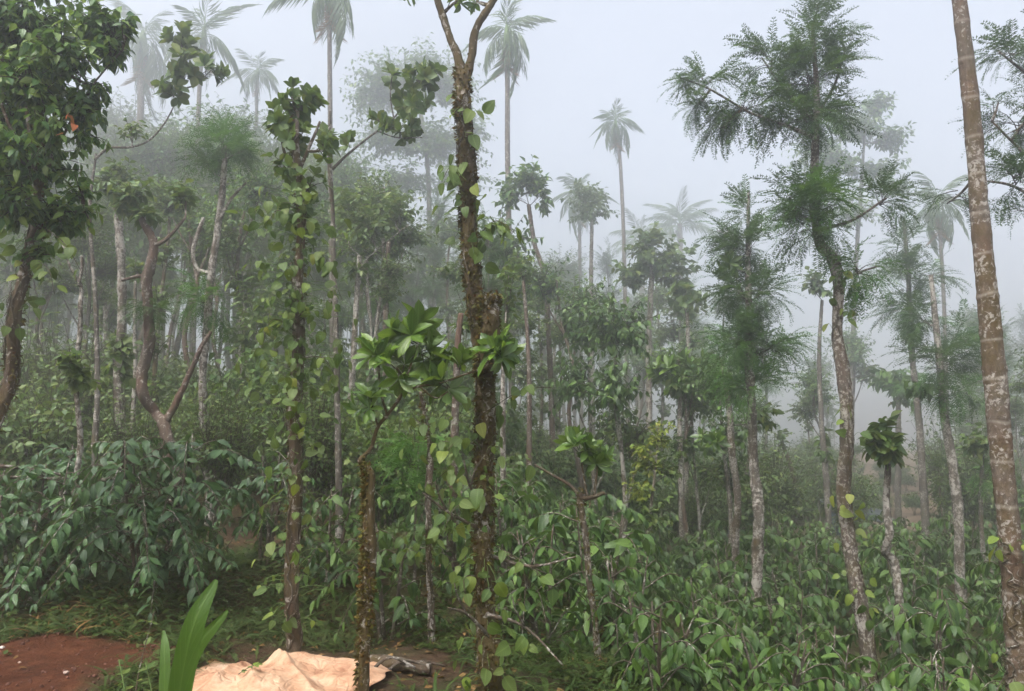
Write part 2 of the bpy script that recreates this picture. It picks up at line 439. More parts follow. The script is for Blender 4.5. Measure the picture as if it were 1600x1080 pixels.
T_OVATE = [leaf_shape(4, 0.5, 0.3, d, 0.04, ovate, tw) for d, tw in ((0.2, 0.0), (0.4, 0.08), (0.05, -0.06))]
T_OVATE_LO = leaf_shape(3, 0.5, 0.3, 0.25, 0, ovate)
T_TINY = leaf_shape(2, 0.5, 0.35, 0.2, 0, ell)
T_BLADE = leaf_shape(3, 0.1, 0.3, 0.5, 0, lambda t: (1 - t) ** 0.5)
T_NEEDLE = leaf_shape(2, 0.16, 0.2, 0.15, 0, ell)

def frond_shape(pairs=11, ll=0.34, lw=0.05, droop=0.3):
    V, A, loops, tot = [], [], [], []; rj = np.random.default_rng(pairs * 7 + int(droop * 100))
    def quad(p, q, w, nrm_=(0, 0, 1)):
        p, q = np.array(p), np.array(q); d = q - p
        s = np.cross(d, nrm_); s = s / max(np.linalg.norm(s), 1e-9) * w
        k = len(V); mid = p + d * 0.45
        for c in (p, mid + s, q, mid - s): V.append(tuple(c)); A.append((0, 0, 0))
        loops.extend((k, k + 1, k + 2, k + 3)); tot.append(4)
    def rach(t): return np.array((0, t * (1 - 0.15 * droop * t), -droop * t * t))
    for i in range(3): quad(rach(i / 3), rach((i + 1) / 3 + 0.05), 0.008)
    for i in range(pairs):
        t = 0.16 + 0.8 * i / (pairs - 1)
        l = ll * (max(math.sin(math.pi * min(1, 0.3 + 0.62 * t) ** 1.1), 0) ** 0.8 * 0.9 + 0.14)
        for sd_ in (-1, 1):
            p = rach(t)
            l *= rj.uniform(0.7, 1.2)
            dv = np.array((sd_ * 0.78, 0.62 + 0.2 * rj.standard_normal(), -0.1 - 0.3 * droop + 0.2 * rj.standard_normal()))
            q = p + l * dv
            quad(p, q, lw * 0.42)
            mid = p + (q - p) * 0.4
            quad(mid, mid + l * 0.5 * np.array((sd_ * 0.95, 0.1, -0.15)), lw * 0.36)
    return (np.array(V, float), np.array(loops), np.array(tot), np.array(A, float))
T_FROND = [frond_shape(14, 0.2, 0.034, 0.55), frond_shape(14, 0.2, 0.034, 0.75)]
T_FROND_LO = frond_shape(7, 0.3, 0.07, 0.4)

def tmesh(name, T, mat):
    mb = MB(); mb.add(T[0], T[1], T[2], 0, T[3]); return mb.mesh(name, mat)
ME_COFFEE = [tmesh('coffee_leaf_shape', t, L_COFFEE) for t in T_COFFEE]
ME_FIELD = [tmesh('field_leaf_shape', t, L_FIELD) for t in T_COFFEE]
ME_PEPPER = [tmesh('pepper_leaf_shape', t, L_PEPPER) for t in T_PEPPER] * 4 + [tmesh('yellow_leaf_shape', T_PEPPER[1], L_YELLOW)]
ME_YELLOW = [tmesh('yellow_pepper_leaf_shape', t, L_YELLOW) for t in T_PEPPER] + ME_PEPPER[:2]
ME_SAP = [tmesh('sapling_leaf_shape', t, L_SAP) for t in T_SAP]
ME_DARK = [tmesh('canopy_leaf_shape', t, L_DARK) for t in T_OVATE]
ME_ROUND = [tmesh('round_leaf_shape', t, L_MIX) for t in T_ROUND]

# ------------------------------------------------------------------ ground
def make_ground():
    def axis(lo, hi, n, k):
        u = np.linspace(-1, 1, n); w = np.sign(u) * np.abs(u) ** k
        return np.where(w < 0, -w * lo, w * hi)
    xs = axis(-145, 145, 260, 2.3); ys = axis(-145, 140, 300, 2.2)
    ys = np.sort(np.unique(np.concatenate((ys, np.linspace(28, 68, 90), np.linspace(3.5, 14, 80)))))
    X, Y = np.meshgrid(xs, ys)
    V = np.stack((X, Y, ground_h(X, Y)), -1).reshape(-1, 3)
    ny, nx = X.shape
    i, j = np.meshgrid(np.arange(ny - 1), np.arange(nx - 1), indexing='ij')
    q = np.stack((i * nx + j, i * nx + j + 1, (i + 1) * nx + j + 1, (i + 1) * nx + j), -1).reshape(-1)
    mb = MB(); mb.add(V, q, np.full((ny - 1) * (nx - 1), 4))
    m, nt, out = new_mat('soil')
    tc = N(nt, 'ShaderNodeTexCoord'); v = tc.outputs['Object']
    sep = N(nt, 'ShaderNodeSeparateXYZ'); nt.links.new(v, sep.inputs[0])
    litter = ramp(nt, noise_(nt, v, 14, 8, 0.7), [(0.3, (0.028, 0.017, 0.01)), (0.5, (0.06, 0.034, 0.02)), (0.72, (0.11, 0.07, 0.04))]).outputs[0]
    green = ramp(nt, noise_(nt, v, 1.3, 6, 0.7), [(0.45, (0, 0, 0)), (0.6, (1, 1, 1))]).outputs[0]
    c = mixc(nt, math_(nt, 'MULTIPLY', green, 0.6), litter, (0.035, 0.05, 0.016))
    red = ramp(nt, noise_(nt, v, 9, 8, 0.7), [(0.3, (0.045, 0.015, 0.007)), (0.55, (0.09, 0.03, 0.013)), (0.75, (0.15, 0.058, 0.028))]).outputs[0]
    # bare red earth on the near terrace: y < about 7 and x < about -2.4
    wob = math_(nt, 'MULTIPLY', math_(nt, 'SUBTRACT', noise_(nt, v, 1.6, 5, 0.65), 0.5), 1.6)
    my = N(nt, 'ShaderNodeMapRange'); my.inputs['From Min'].default_value = 7.15; my.inputs['From Max'].default_value = 6.6
    nt.links.new(math_(nt, 'ADD', sep.outputs[1], wob), my.inputs['Value'])
    mx = N(nt, 'ShaderNodeMapRange'); mx.inputs['From Min'].default_value = -2.5; mx.inputs['From Max'].default_value = -2.95
    nt.links.new(math_(nt, 'ADD', sep.outputs[0], wob), mx.inputs['Value'])
    c = mixc(nt, math_(nt, 'MULTIPLY', my.outputs[0], mx.outputs[0]), c, red)
    # ploughed clearing far off
    cy1 = N(nt, 'ShaderNodeMapRange'); cy1.inputs['From Min'].default_value = 25; cy1.inputs['From Max'].default_value = 29
    nt.links.new(sep.outputs[1], cy1.inputs['Value'])
    cx1 = N(nt, 'ShaderNodeMapRange'); cx1.inputs['From Min'].default_value = 0; cx1.inputs['From Max'].default_value = 2.5
    nt.links.new(math_(nt, 'SUBTRACT', sep.outputs[0], math_(nt, 'MULTIPLY', sep.outputs[1], 0.38)), cx1.inputs['Value'])
    brown = ramp(nt, noise_(nt, v, 1.2, 8, 0.7), [(0.35, (0.07, 0.05, 0.032)), (0.5, (0.13, 0.09, 0.06)), (0.65, (0.2, 0.145, 0.1))]).outputs[0]
    c = mixc(nt, math_(nt, 'MULTIPLY', cy1.outputs[0], cx1.outputs[0]), c, brown)
    p = N(nt, 'ShaderNodeBsdfPrincipled'); p.inputs['Roughness'].default_value = 0.95; p.inputs['Specular IOR Level'].default_value = 0.115
    nt.links.new(c, p.inputs['Base Color'])
    b = N(nt, 'ShaderNodeBump'); b.inputs['Strength'].default_value = 1.0; b.inputs['Distance'].default_value = 0.04
    nt.links.new(noise_(nt, v, 25, 8, 0.7), b.inputs['Height']); nt.links.new(b.outputs[0], p.inputs['Normal'])
    nt.links.new(p.outputs[0], out.inputs['Surface'])
    o = obj('ground', mb.mesh('ground', m)); tag(o, 'red and brown plantation ground sloping away under the trees', 'ground', kind='structure')
make_ground()

# ------------------------------------------------------------------ foliage generators
def cluster(rng, base, center, rad, nt, lpt, size, droop=0.2, mode='spray', upbias=0.2, t0=0.3):
    """twigs from base into an ellipsoid, leaves along them -> matrices, twig paths"""
    base = np.asarray(base, float); center = np.asarray(center, float); rad = np.asarray(rad, float)
    Ms, tw = [], []
    for k in range(nt):
        d = nrm(rng.normal(size=3)); r = rng.random() ** 0.42 * rng.uniform(0.75, 1.3 if mode != 'frond' else 1.45)
        tgt = center + rad * d * r
        s = base + (center - base) * rng.uniform(0.2, 1.0) + rng.normal(size=3) * rad * 0.08
        mid = (s + tgt) / 2 + np.array((0, 0, upbias * 0.35)) * np.linalg.norm(tgt - s) + rng.normal(size=3) * rad * 0.05
        tw.append((s, mid, tgt))
        L = np.linalg.norm(tgt - s) + 1e-6
        td = nrm(tgt - mid)
        if mode == 'rosette':
            t = rng.uniform(0.82, 1.0, lpt)
        else:
            t = np.linspace(t0, 1.0, lpt) + rng.normal(size=lpt) * 0.04
        t = np.clip(t, 0, 1)[:, None]
        pos = (1 - t) ** 2 * s + 2 * t * (1 - t) * mid + t ** 2 * tgt
        if mode == 'rosette':
            a = np.arange(lpt) * 2.4 + rng.random() * 6
            x = nrm(np.cross(td, (0.3, 0.5, 0.8))); y = np.cross(td, x)
            el = rng.uniform(0.15, 1.0, lpt)[:, None]
            dr = td * el + (x * np.cos(a)[:, None] + y * np.sin(a)[:, None]) + np.array((0, 0, 0.45 - droop))
            up = td * 1.0 - dr * 0.3 + np.array((0, 0, 0.5)) + rng.normal(size=(lpt, 3)) * 0.15
        elif mode == 'frond':
            a = np.arange(lpt) * 2.4 + rng.random() * 6
            x = nrm(np.cross(td, (0.3, 0.5, 0.8))); y = np.cross(td, x)
            od = nrm(tgt - center + np.array((0, 0, 0.15 * rad[2]))); td = nrm(td + 0.9 * od)
            dr = td * rng.uniform(0.8, 1.4, lpt)[:, None] + 0.6 * (x * np.cos(a)[:, None] + y * np.sin(a)[:, None]) + np.array((0, 0, 0.5 - droop))
            dr[-1] = td
            up = np.array((0, 0, 1.0)) + rng.normal(size=(lpt, 3)) * 0.25
        else:
            side = np.where(np.arange(lpt) % 2 == 0, 1.0, -1.0)[:, None]
            x = nrm(np.cross(td, (0, 0, 1.0) + rng.normal(size=3) * 0.3))
            dr = td * 0.5 + x * side * 0.9 + rng.normal(size=(lpt, 3)) * 0.35 + np.array((0, 0, -droop))
            up = np.array((0, 0, 1.0)) + rng.normal(size=(lpt, 3)) * 0.45
        sz = size * rng.uniform(0.7, 1.2, lpt)
        Ms.append(frames(pos, dr, up, sz))
    return np.concatenate(Ms), tw

def add_twigs(mb, tw, r=0.004, mat=1, sides=3, n=4):
    for s, m, t in tw:
        tube(mb, (s, m, t), (r, r * 0.8, r * 0.35), sides, n, mat, cap=False)

def trunk_path(pts, d, wob=0.0, rng=None):
    """pts: (px, py, width px[, extra depth]) from the top down; lengthened to the ground"""
    P, R = [], []
    for q in pts:
        dd = d + (q[3] if len(q) > 3 else 0.0)
        P.append(at(q[0], q[1], dd)); R.append(q[2] * mpp(dd) * 0.41)
    P, R = np.array(P), list(R)
    g = gh(P[-1][0], P[-1][1])
    if P[-1][2] > g - 0.05:
        lean = (P[-1] - P[-2]) / max(P[-2][2] - P[-1][2], 0.1) if len(P) > 1 else np.zeros(3)
        h = P[-1][2] - g + 0.12
        e = P[-1] + np.array((np.clip(lean[0], -0.12, 0.12) * h, 0, -h))
        e[2] = gh(e[0], e[1]) - 0.12
        P = np.vstack((P, e)); R.append(R[-1] * 1.25)
    if wob and rng is not None:
        P[:, 1] += rng.normal(size=len(P)) * wob
    return P[::-1].copy(), np.array(R[::-1])

CROWN_KINDS = {
    'ovate': (T_OVATE_LO, L_MIX, 'spray'), 'dark': (T_OVATE_LO, L_DARK, 'spray'), 'tiny': (T_TINY, L_MIX, 'spray'), 'lime': (T_TINY, L_LIME, 'spray'),
    'round': (T_ROUND[0], L_MIX, 'rosette'), 'sap': (T_SAP[0], L_SAP, 'rosette'), 'oak': (T_FROND[0], L_OAK, 'frond'), 'oakg': (T_FROND[1], L_OAKG, 'frond'),
    'oaklo': (T_FROND_LO, L_OAK, 'frond'), 'coffee': (T_COFFEE_LO, L_FIELD, 'spray'), 'pepper': (T_PEPPER_LO, L_PEPPER, 'spray'), 'darktiny': (T_TINY, L_DARK, 'spray'),
}
PARTMESH = {'round': ME_ROUND, 'sap': ME_SAP, 'dark': ME_DARK, 'coffee': ME_FIELD, 'pepper': ME_PEPPER, 'ovate': ME_ROUND}
SEED = [100]
def near_first(M):
    k = np.linalg.norm(M[:, :3, 3] - np.array((0, 0, EYE)), axis=1) - 0.25 * M[:, 2, 3] * 0
    return np.argsort(k)

def tree(name, label, d, trunk, bark, crowns=(), limbs=(), cat='tree', rough=0.16, sides=10, parts=0, group=None, limb_bark=None, moss=0, twig=0.005, wob=0.04):
    """trunk: pixel path top-down; limbs: pixel paths (px,py,width,dd); crowns: (px,py,dd,rx,ry,kind,twigs,leaves,size px,droop)"""
    SEED[0] += 1; rng = np.random.default_rng(SEED[0]); d = deep(d)
    P, R = trunk_path(trunk, d, wob, rng)
    base = P[0].copy(); base[2] = gh(base[0], base[1])
    root = empty(name, base, label, cat, group)
    mb = MB()
    L = np.linalg.norm(np.diff(P, axis=0), axis=1).sum()
    Pt, Tt, Rt = tube(mb, P, R, sides, int(min(130, max(20, L / 0.05))), 0, rough, SEED[0] * 1.37)
    root_trunk = mb
    nodes = [Pt]
    for lb in limbs:
        Q = np.array([at(q[0], q[1], d + (q[3] if len(q) > 3 else 0)) for q in lb]); r = np.array([q[2] * mpp(d) * 0.42 for q in lb])
        Pl, _, _ = tube(mb, Q, r, 7, max(8, len(lb) * 5), 0, rough * 0.8, SEED[0] * 2.1)
        nodes.append(Pl)
    allnodes = np.concatenate(nodes)
    if moss:
        idx = rng.integers(len(Pt), size=moss)
        a = rng.uniform(0, 2 * np.pi, moss)
        patch = np.array([mnoise.noise(Vector((0, 3.3 * SEED[0], Pt[i][2] * 1.9))) + 0.55 * math.sin(a[k] + SEED[0]) for k, i in enumerate(idx)])
        keep = patch > -0.15; idx = idx[keep]; a = a[keep]
        x = np.cross(Tt[idx], (0, 1.0, 0)); x = nrm(x); y = np.cross(Tt[idx], x)
        o = x * np.cos(a)[:, None] + y * np.sin(a)[:, None]
        pos = Pt[idx] + o * Rt[idx][:, None] * 0.95 + rng.normal(size=o.shape) * np.array((0, 0, 0.04))
        dr = o + rng.normal(size=o.shape) * 0.7 + np.array((0, 0, -0.3))
        fz = MB(); fz.inst(T_TINY, frames(pos, dr, rng.normal(size=o.shape), rng.uniform(0.015, 0.05, len(pos))), 0)
        fo = obj('moss', fz.mesh('moss', M_MOSS, offset=base), root); tag(fo, kind='stuff')
    by = {}
    for c in crowns:
        px, py, dd, rx, ry, kind, nt, lpt, sp, dro = c
        ctr = at(px, py, d + dd); m = mpp(d)
        rad = np.array((rx * m, (rx + ry) * 0.5 * m, ry * m))
        j = np.argmin(np.linalg.norm(allnodes - (ctr - np.array((0, 0, rad[2] * 0.6))), axis=1))
        b = allnodes[j]
        T, lm, mode = CROWN_KINDS[kind]
        M, tw = cluster(rng, b, ctr, rad, max(2, int(nt * 0.66)) if mode == 'frond' else int(nt * (2.4 if kind == 'darktiny' else 1.0)), lpt, sp * m * (1.25 if mode == 'frond' else 1.0), dro, mode)
        dist = np.linalg.norm(ctr - b)
        if dist > 0.12:
            midp = (b + ctr) / 2 + np.array((0, 0, -0.06 * dist)) + rng.normal(size=3) * 0.05 * dist
            tube(mb, (b, midp, ctr), (max(twig * 2.6, 0.012), twig * 2.2, twig * 1.3), 6, 9, 0, 0.1, px)
        by.setdefault(kind, []).append((M, tw))
    obj('trunk', mb.mesh('trunk', bark, offset=base), root)
    budget = parts
    k = 0
    for kind, lst in by.items():
        T, lm, mode = CROWN_KINDS[kind]
        M = np.concatenate([x[0] for x in lst]); tw = [t for x in lst for t in x[1]]
        if budget > 0 and kind in PARTMESH:
            o_ = near_first(M); take = o_[:budget]; M2 = M[o_[budget:]]
            leaf_objs('leaf', PARTMESH[kind], M[take], root, base); budget -= len(take)
        else: M2 = M
        c = MB(); c.inst(T, M2, 0); add_twigs(c, tw, twig, 1)
        co = obj('crown' if k == 0 else 'side_crown', c.mesh('crown', [lm, limb_bark or B_DARKTWIG], offset=base), root)
        tag(co, kind='stuff'); k += 1
    return root, Pt, Rt, base

def vine(label, P, R, zones, size, meshes=None, seed=1, shoots=(), stems=2, name='pepper_vine', hang=1.0, cat='vine', strag=0):
    """climber on a trunk: P,R trunk samples (base up); zones: (t0,t1,leaves,spread in m); each leaf a part"""
    rng = np.random.default_rng(seed); meshes = meshes or ME_PEPPER
    lo = min(z[0] for z in zones); hi = max(z[1] for z in zones)
    n = len(P)
    i0 = int(lo * (n - 1) * 0.4); i1 = max(int(hi * (n - 1)), i0 + 4)
    base = P[i0].copy()
    root = empty(name, base, label, cat)
    mb = MB()
    for s in range(stems):
        ii = np.arange(i0, i1 + 1); a = rng.random() * 6 + np.cumsum(rng.normal(size=len(ii)) * 0.35)
        Q = P[ii] + (R[ii] + 0.006)[:, None] * np.stack((np.cos(a), np.sin(a), 0 * a), -1)
        tube(mb, Q, np.full(len(Q), 0.006), 5, len(Q) * 2, 0, 0.2, seed + s)
    for s in range(strag):                      # clinging roots and loose strands
        i = rng.integers(i0, max(i1 - 6, i0 + 1)); L = rng.integers(3, 9); ii = np.clip(np.arange(i, i + L), 0, n - 1)
        a = rng.random() * 6.3 + np.cumsum(rng.normal(size=L) * 0.3)
        Q = P[ii] + (R[ii] * 1.02 + rng.uniform(0.0, 0.03, L))[:, None] * np.stack((np.cos(a), np.sin(a), 0 * a), -1)
        tube(mb, Q, np.full(L, 0.0025), 3, L * 2, 0, 0, 0)
    Ms = []
    for (t0, t1, cnt, spread) in zones:
        for k in range(cnt):
            i = rng.uniform(t0, t1) * (n - 1); i_ = int(i); p = P[i_] + (P[min(i_ + 1, n - 1)] - P[i_]) * (i - i_)
            a = rng.uniform(0, 2 * math.pi)
            o = np.array((math.cos(a), math.sin(a), 0.0))
            if o[1] > 0.3 and rng.random() < 0.6: o[1] = -o[1]
            s = p + o * R[i_]
            e = p + o * (R[i_] + 0.03 + spread * rng.random() ** 1.5) + np.array((0, 0, rng.normal() * 0.03))
            tube(mb, (s, (s + e) / 2 + np.array((0, 0, 0.02)), e), (0.0022, 0.002, 0.0016), 3, 4, 1, 0, 0, cap=False)
            dr = o * rng.uniform(0.1, 0.9) + np.array((0, 0, -hang)) + rng.normal(size=3) * 0.55
            up = o * 1.0 + np.array((0, -0.3, 0.5)) + rng.normal(size=3) * 0.6
            Ms.append(frames(e, dr, up, size * rng.uniform(0.5, 1.3))[0])
    for (pts, cnt) in shoots:                   # free side shoots
        Q = catmull(np.array(pts), 12); tube(mb, Q, np.linspace(0.004, 0.002, 12), 4, 12, 0)
        for k in range(cnt):
            i = rng.uniform(0.2, 1) * 11; p = Q[int(i)]
            o = nrm(rng.normal(size=3) * np.array((1, 1, 0.3)))
            e = p + o * 0.035
            dr = o * 0.5 + np.array((0, 0, -0.8 * hang)) + rng.normal(size=3) * 0.3
            Ms.append(frames(e, dr, o + np.array((0, -0.7, 0.4)) + rng.normal(size=3) * 0.3, size * rng.uniform(0.7, 1.2))[0])
    obj('stem', mb.mesh('stem', [B_VINE, B_GREEN], offset=base), root)
    leaf_objs('leaf', meshes, np.array(Ms), root, base)
    return root

# ------------------------------------------------------------------ palms
def palm_frond_mesh(name, L, n, ll, hang, mat, droop):
    """feather frond: arched midrib with hanging leaflets, along +Y"""
    mb = MB(); rng = np.random.default_rng(int(L * 100 + n))
    t = np.linspace(0, 1, 14)
    rach = np.stack((0 * t, L * (t - 0.28 * droop * t ** 2), L * (0.16 * t - droop * t ** 2.2)), -1)
    tube(mb, rach, np.linspace(0.02, 0.004, 14) * L / 1.6, 4, 14, 1)
    pos, dr, up, sz = [], [], [], []
    for i in range(n):
        u = 0.12 + 0.88 * i / (n - 1)
        p = np.array([np.interp(u, t, rach[:, k]) for k in range(3)])
        tg = nrm(np.array([np.interp(min(u + 0.05, 1), t, rach[:, k]) - np.interp(u - 0.05, t, rach[:, k]) for k in range(3)]))
        for s in (-1, 1):
            d = np.array((s, 0, 0)) * (1.0 - 0.4 * u) + tg * (0.45 + 0.6 * u + 0.3 * rng.normal()) + np.array((0, 0, -hang * (0.2 + 1.0 * rng.random())))
            pos.append(p); dr.append(d); up.append((0.1 * s, -0.2, 1)); sz.append(ll * (0.55 + 0.75 * math.sin(math.pi * (0.12 + 0.8 * u))) * rng.uniform(0.85, 1.1))
    T = leaf_shape(3, 0.06, 0.5, 0.35, 0, lambda q: math.sin(math.pi * q ** 0.6) ** 0.7)
    mb.inst(T, frames(np.array(pos), np.array(dr), np.array(up), np.array(sz)), 0)
    return mb.mesh(name, [mat, B_GREEN])
FR_ARECA = [palm_frond_mesh('areca_frond', 1.35, 19, 0.6, 1.5, L_PALM, 0.75), palm_frond_mesh('areca_frond', 1.25, 18, 0.6, 2.2, L_PALM, 1.1), palm_frond_mesh('areca_frond', 1.2, 18, 0.6, 1.8, L_PALM, 0.9), palm_frond_mesh('areca_frond', 1.1, 16, 0.5, 0.5, L_PALM, 0.4)]
FR_DRY = [palm_frond_mesh('dry_frond', 1.3, 20, 0.42, 1.2, L_DRY, 0.7)]
FR_COCO = [palm_frond_mesh('coconut_frond', 3.6, 30, 0.95, 0.5, L_PALM, 0.45), palm_frond_mesh('coconut_frond', 3.4, 28, 0.95, 0.8, L_PALM, 0.7)]

def palm(name, label, d, trunk, nf, scale=1.0, far=1.0, fr=None, dry=0, elev=(75, -35), seed=1, bark=None, rings=False, lean=0.0, shaft=True):
    rng = np.random.default_rng(seed); fr = fr or FR_ARECA
    if d > 12: scale *= 0.88 * deep(d) / d; d = deep(d)
    P, R = trunk_path(trunk, d)
    base = P[0].copy(); base[2] = gh(base[0], base[1])
    root = empty(name, base, label, 'palm tree')
    mb = MB(); L = np.linalg.norm(np.diff(P, axis=0), axis=1).sum()
    n = int(min(260, L / (0.035 if rings else 0.1)))
    Rr = np.interp(np.linspace(0, 1, n), np.linspace(0, 1, len(R)), R)
    if rings:
        s = np.linspace(0, L, n); ph = (s / 0.28 + 0.25 * np.sin(s * 2.1)) % 1.0
        Rr = Rr * (1 + 0.06 * np.exp(-((ph - 0.5) / 0.09) ** 2))
    Pt = catmull(P, n)
    tube(mb, Pt, Rr, 14 if rings else 8, n, 0, 0.07 if rings else 0.05, seed)
    obj('trunk', mb.mesh('trunk', bark or B_PALM, offset=base), root)
    top = P[-1].copy()
    if shaft:
        cs = MB(); hh = 0.55 * scale
        tube(cs, (top - np.array((0, 0, 0.05)), top + np.array((0, 0, hh * 0.5)), top + np.array((0, 0, hh))), (R[-1] * 1.15, R[-1] * 1.35, R[-1] * 0.6), 9, 9, 0)
        obj('crownshaft', cs.mesh('crownshaft', B_GREEN, offset=base), root)
        apex = top + np.array((0, 0, hh * 0.85))
    else: apex = top
    nf = int(nf * 1.35)
    for k in range(nf):
        a = k * 2.399 + rng.normal() * 0.35 + seed
        u = (k + 0.5) / nf
        el = math.radians(elev[0] + (elev[1] - elev[0]) * u + rng.normal() * 11)
        h = np.array((math.cos(a), math.sin(a), 0))
        y = h * math.cos(el) + np.array((0, 0, math.sin(el)))
        up = -h * math.sin(el) + np.array((0, 0, math.cos(el)))
        M = frames(apex + np.array((0, 0, -0.25 * u * scale)), y, up, scale * rng.uniform(0.72, 1.12))
        M[:, :3, 3] -= base
        obj('frond', fr[-1] if u < 0.25 else fr[k % max(1, len(fr) - 1)], root, M[0])
    for k in range(dry):
        a = k * 2.4 + seed * 1.7; h = np.array((math.cos(a), math.sin(a), 0))
        y = h * 0.25 + np.array((0, 0, -1.0)); up = h
        M = frames(apex + h * R[-1] * 1.3 + np.array((0, 0, -0.4 * scale)), y, up, scale * 0.85); M[:, :3, 3] -= base
        f = obj('dry_frond', FR_DRY[0], root, M[0])
    return root, Pt, Rr

# ------------------------------------------------------------------ coffee bushes
def coffee_leaves(rng, H, RAD, nb, spacing=0.05, size=0.15, droop=0.55, stems=3, flat=0.0):
    """stems with arching tiers of side branches, leaves in opposite pairs (local coordinates)"""
    st = MB(); Ms = []
    for s in range(stems):
        a = rng.random() * 6.3; b = np.array((math.cos(a), math.sin(a), 0)) * RAD * 0.22
        P = np.array(((b[0] * 0.3, b[1] * 0.3, -0.1), (b[0], b[1], H * 0.45), (b[0] * 1.6, b[1] * 1.6, H * rng.uniform(0.85, 1.0))))
        Pt, _, _ = tube(st, P, (0.022, 0.016, 0.006), 7, 12, 0, 0.15, s + H)
        for k in range(nb // stems):
            u = 0.15 + 0.85 * (k + rng.random()) / (nb // stems)
            p = Pt[int(u * 11)]
            a = k * 2.0 + rng.normal() * 0.6; h = np.array((math.cos(a), math.sin(a), 0))
            L = RAD * (1.15 - 0.6 * u) * rng.uniform(0.65, 1.15)
            q1 = p + h * L * 0.5 + np.array((0, 0, L * rng.uniform(0.12, 0.3))); q2 = p + h * L + np.array((0, 0, -L * rng.uniform(0.0, 0.45)))
            Q = catmull((p, q1, q2), 10); tube(st, Q, np.linspace(0.008, 0.003, 10), 4, 10, 0, cap=False)
            nl = max(3, int(L * 0.8 / spacing))
            for j in range(nl):
                t = 0.22 + 0.78 * j / (nl - 1 if nl > 1 else 1); f = t * 9; i_ = min(int(f), 8); pt = Q[i_] + (Q[i_ + 1] - Q[i_]) * (f - i_)
                tg = nrm(Q[i_ + 1] - Q[i_]); sx = nrm(np.cross(tg, (0, 0, 1.0)))
                for sg in (-1, 1):
                    if rng.random() < 0.12: continue
                    dr = sx * sg * 0.85 + tg * rng.uniform(0.25, 0.8) + np.array((0, 0, -droop * rng.uniform(-0.1, 1.4))) + rng.normal(size=3) * 0.22
                    up = np.array((0, 0, 1.0)) + rng.normal(size=3) * 0.35 + h * 0.2
                    Ms.append(frames(pt + sx * sg * 0.01, dr, up, size * rng.uniform(0.5, 1.2) * (0.75 + 0.35 * math.sin(math.pi * t)))[0])
            Ms.append(frames(Q[-1], tg + np.array((0, 0, 0.2)), (0, 0, 1), size * 0.6)[0])
    return np.array(Ms), st

def near_coffee(label, x, y, H, RAD, nb, parts, seed, size=0.15, droop=0.55, field=False, group=None, stems=3, lift=0.0):
    rng = np.random.default_rng(seed)
    M, st = coffee_leaves(rng, H, RAD, nb, size=size, droop=droop, stems=stems)
    base = np.array((x, y, gh(x, y) + lift))
    root = empty('coffee_bush', base, label, 'bush', group)
    obj('stem', st.mesh('stem', B_TWIG), root)
    W = M[:, :3, 3] + base
    vis = -np.linalg.norm(W - np.array((0, 0, EYE)), axis=1) + 0.5 * (W[:, 2] - base[2]) / H
    o = np.argsort(-vis)
    leaf_objs('leaf', ME_FIELD if field else ME_COFFEE, M[o[:parts]], root, (0, 0, 0))
    if len(o) > parts:
        mb = MB(); mb.inst(T_COFFEE[1], M[o[parts:]], 0)
        tag(obj('foliage', mb.mesh('foliage', L_FIELD if field else L_COFFEE), root), kind='stuff')
    return root

# ================================================================== near trees
# --- forked mossy tree in the middle
A, Pa, Ra, ba = tree('mossy_tree', 'tall mossy trunk forking into two limbs at the centre of the clearing', 5.2,
    [(722, 118, 27), (726, 190, 28), (731, 270, 31), (731, 330, 27), (736, 400, 28), (742, 470, 30), (751, 540, 30), (758, 620, 32), (757, 700, 36), (757, 780, 34), (756, 860, 36), (760, 950, 38), (766, 1040, 42), (768, 1090, 46)],
    B_MOSSY, limbs=[[(724, 135, 24), (716, 92, 18), (704, 62, 15), (692, 25, 15), (680, -15, 14), (672, -70, 12, 0.2), (655, -140, 10, 0.4), (640, -220, 7, 0.4)],
                    [(724, 135, 24), (735, 96, 17), (744, 45, 16), (760, 18, 16), (778, -12, 13), (800, -70, 11, -0.2), (812, -150, 9, -0.3), (830, -240, 6, -0.3)]],
    crowns=[(718, -2, -0.1, 22, 16, 'sap', 4, 6, 24, 0.3), (745, 2, 0.1, 12, 10, 'sap', 2, 5, 22, 0.3), (636, -8, 0.2, 26, 12, 'sap', 4, 6, 22, 0.3),
            (630, -230, 0.4, 110, 70, 'sap', 20, 8, 26, 0.3), (830, -260, -0.3, 120, 80, 'sap', 22, 8, 26, 0.3), (740, -170, 0, 70, 50, 'sap', 10, 8, 26, 0.3)],
    rough=0.26, sides=16, parts=80, moss=5200, limb_bark=B_TWIG)
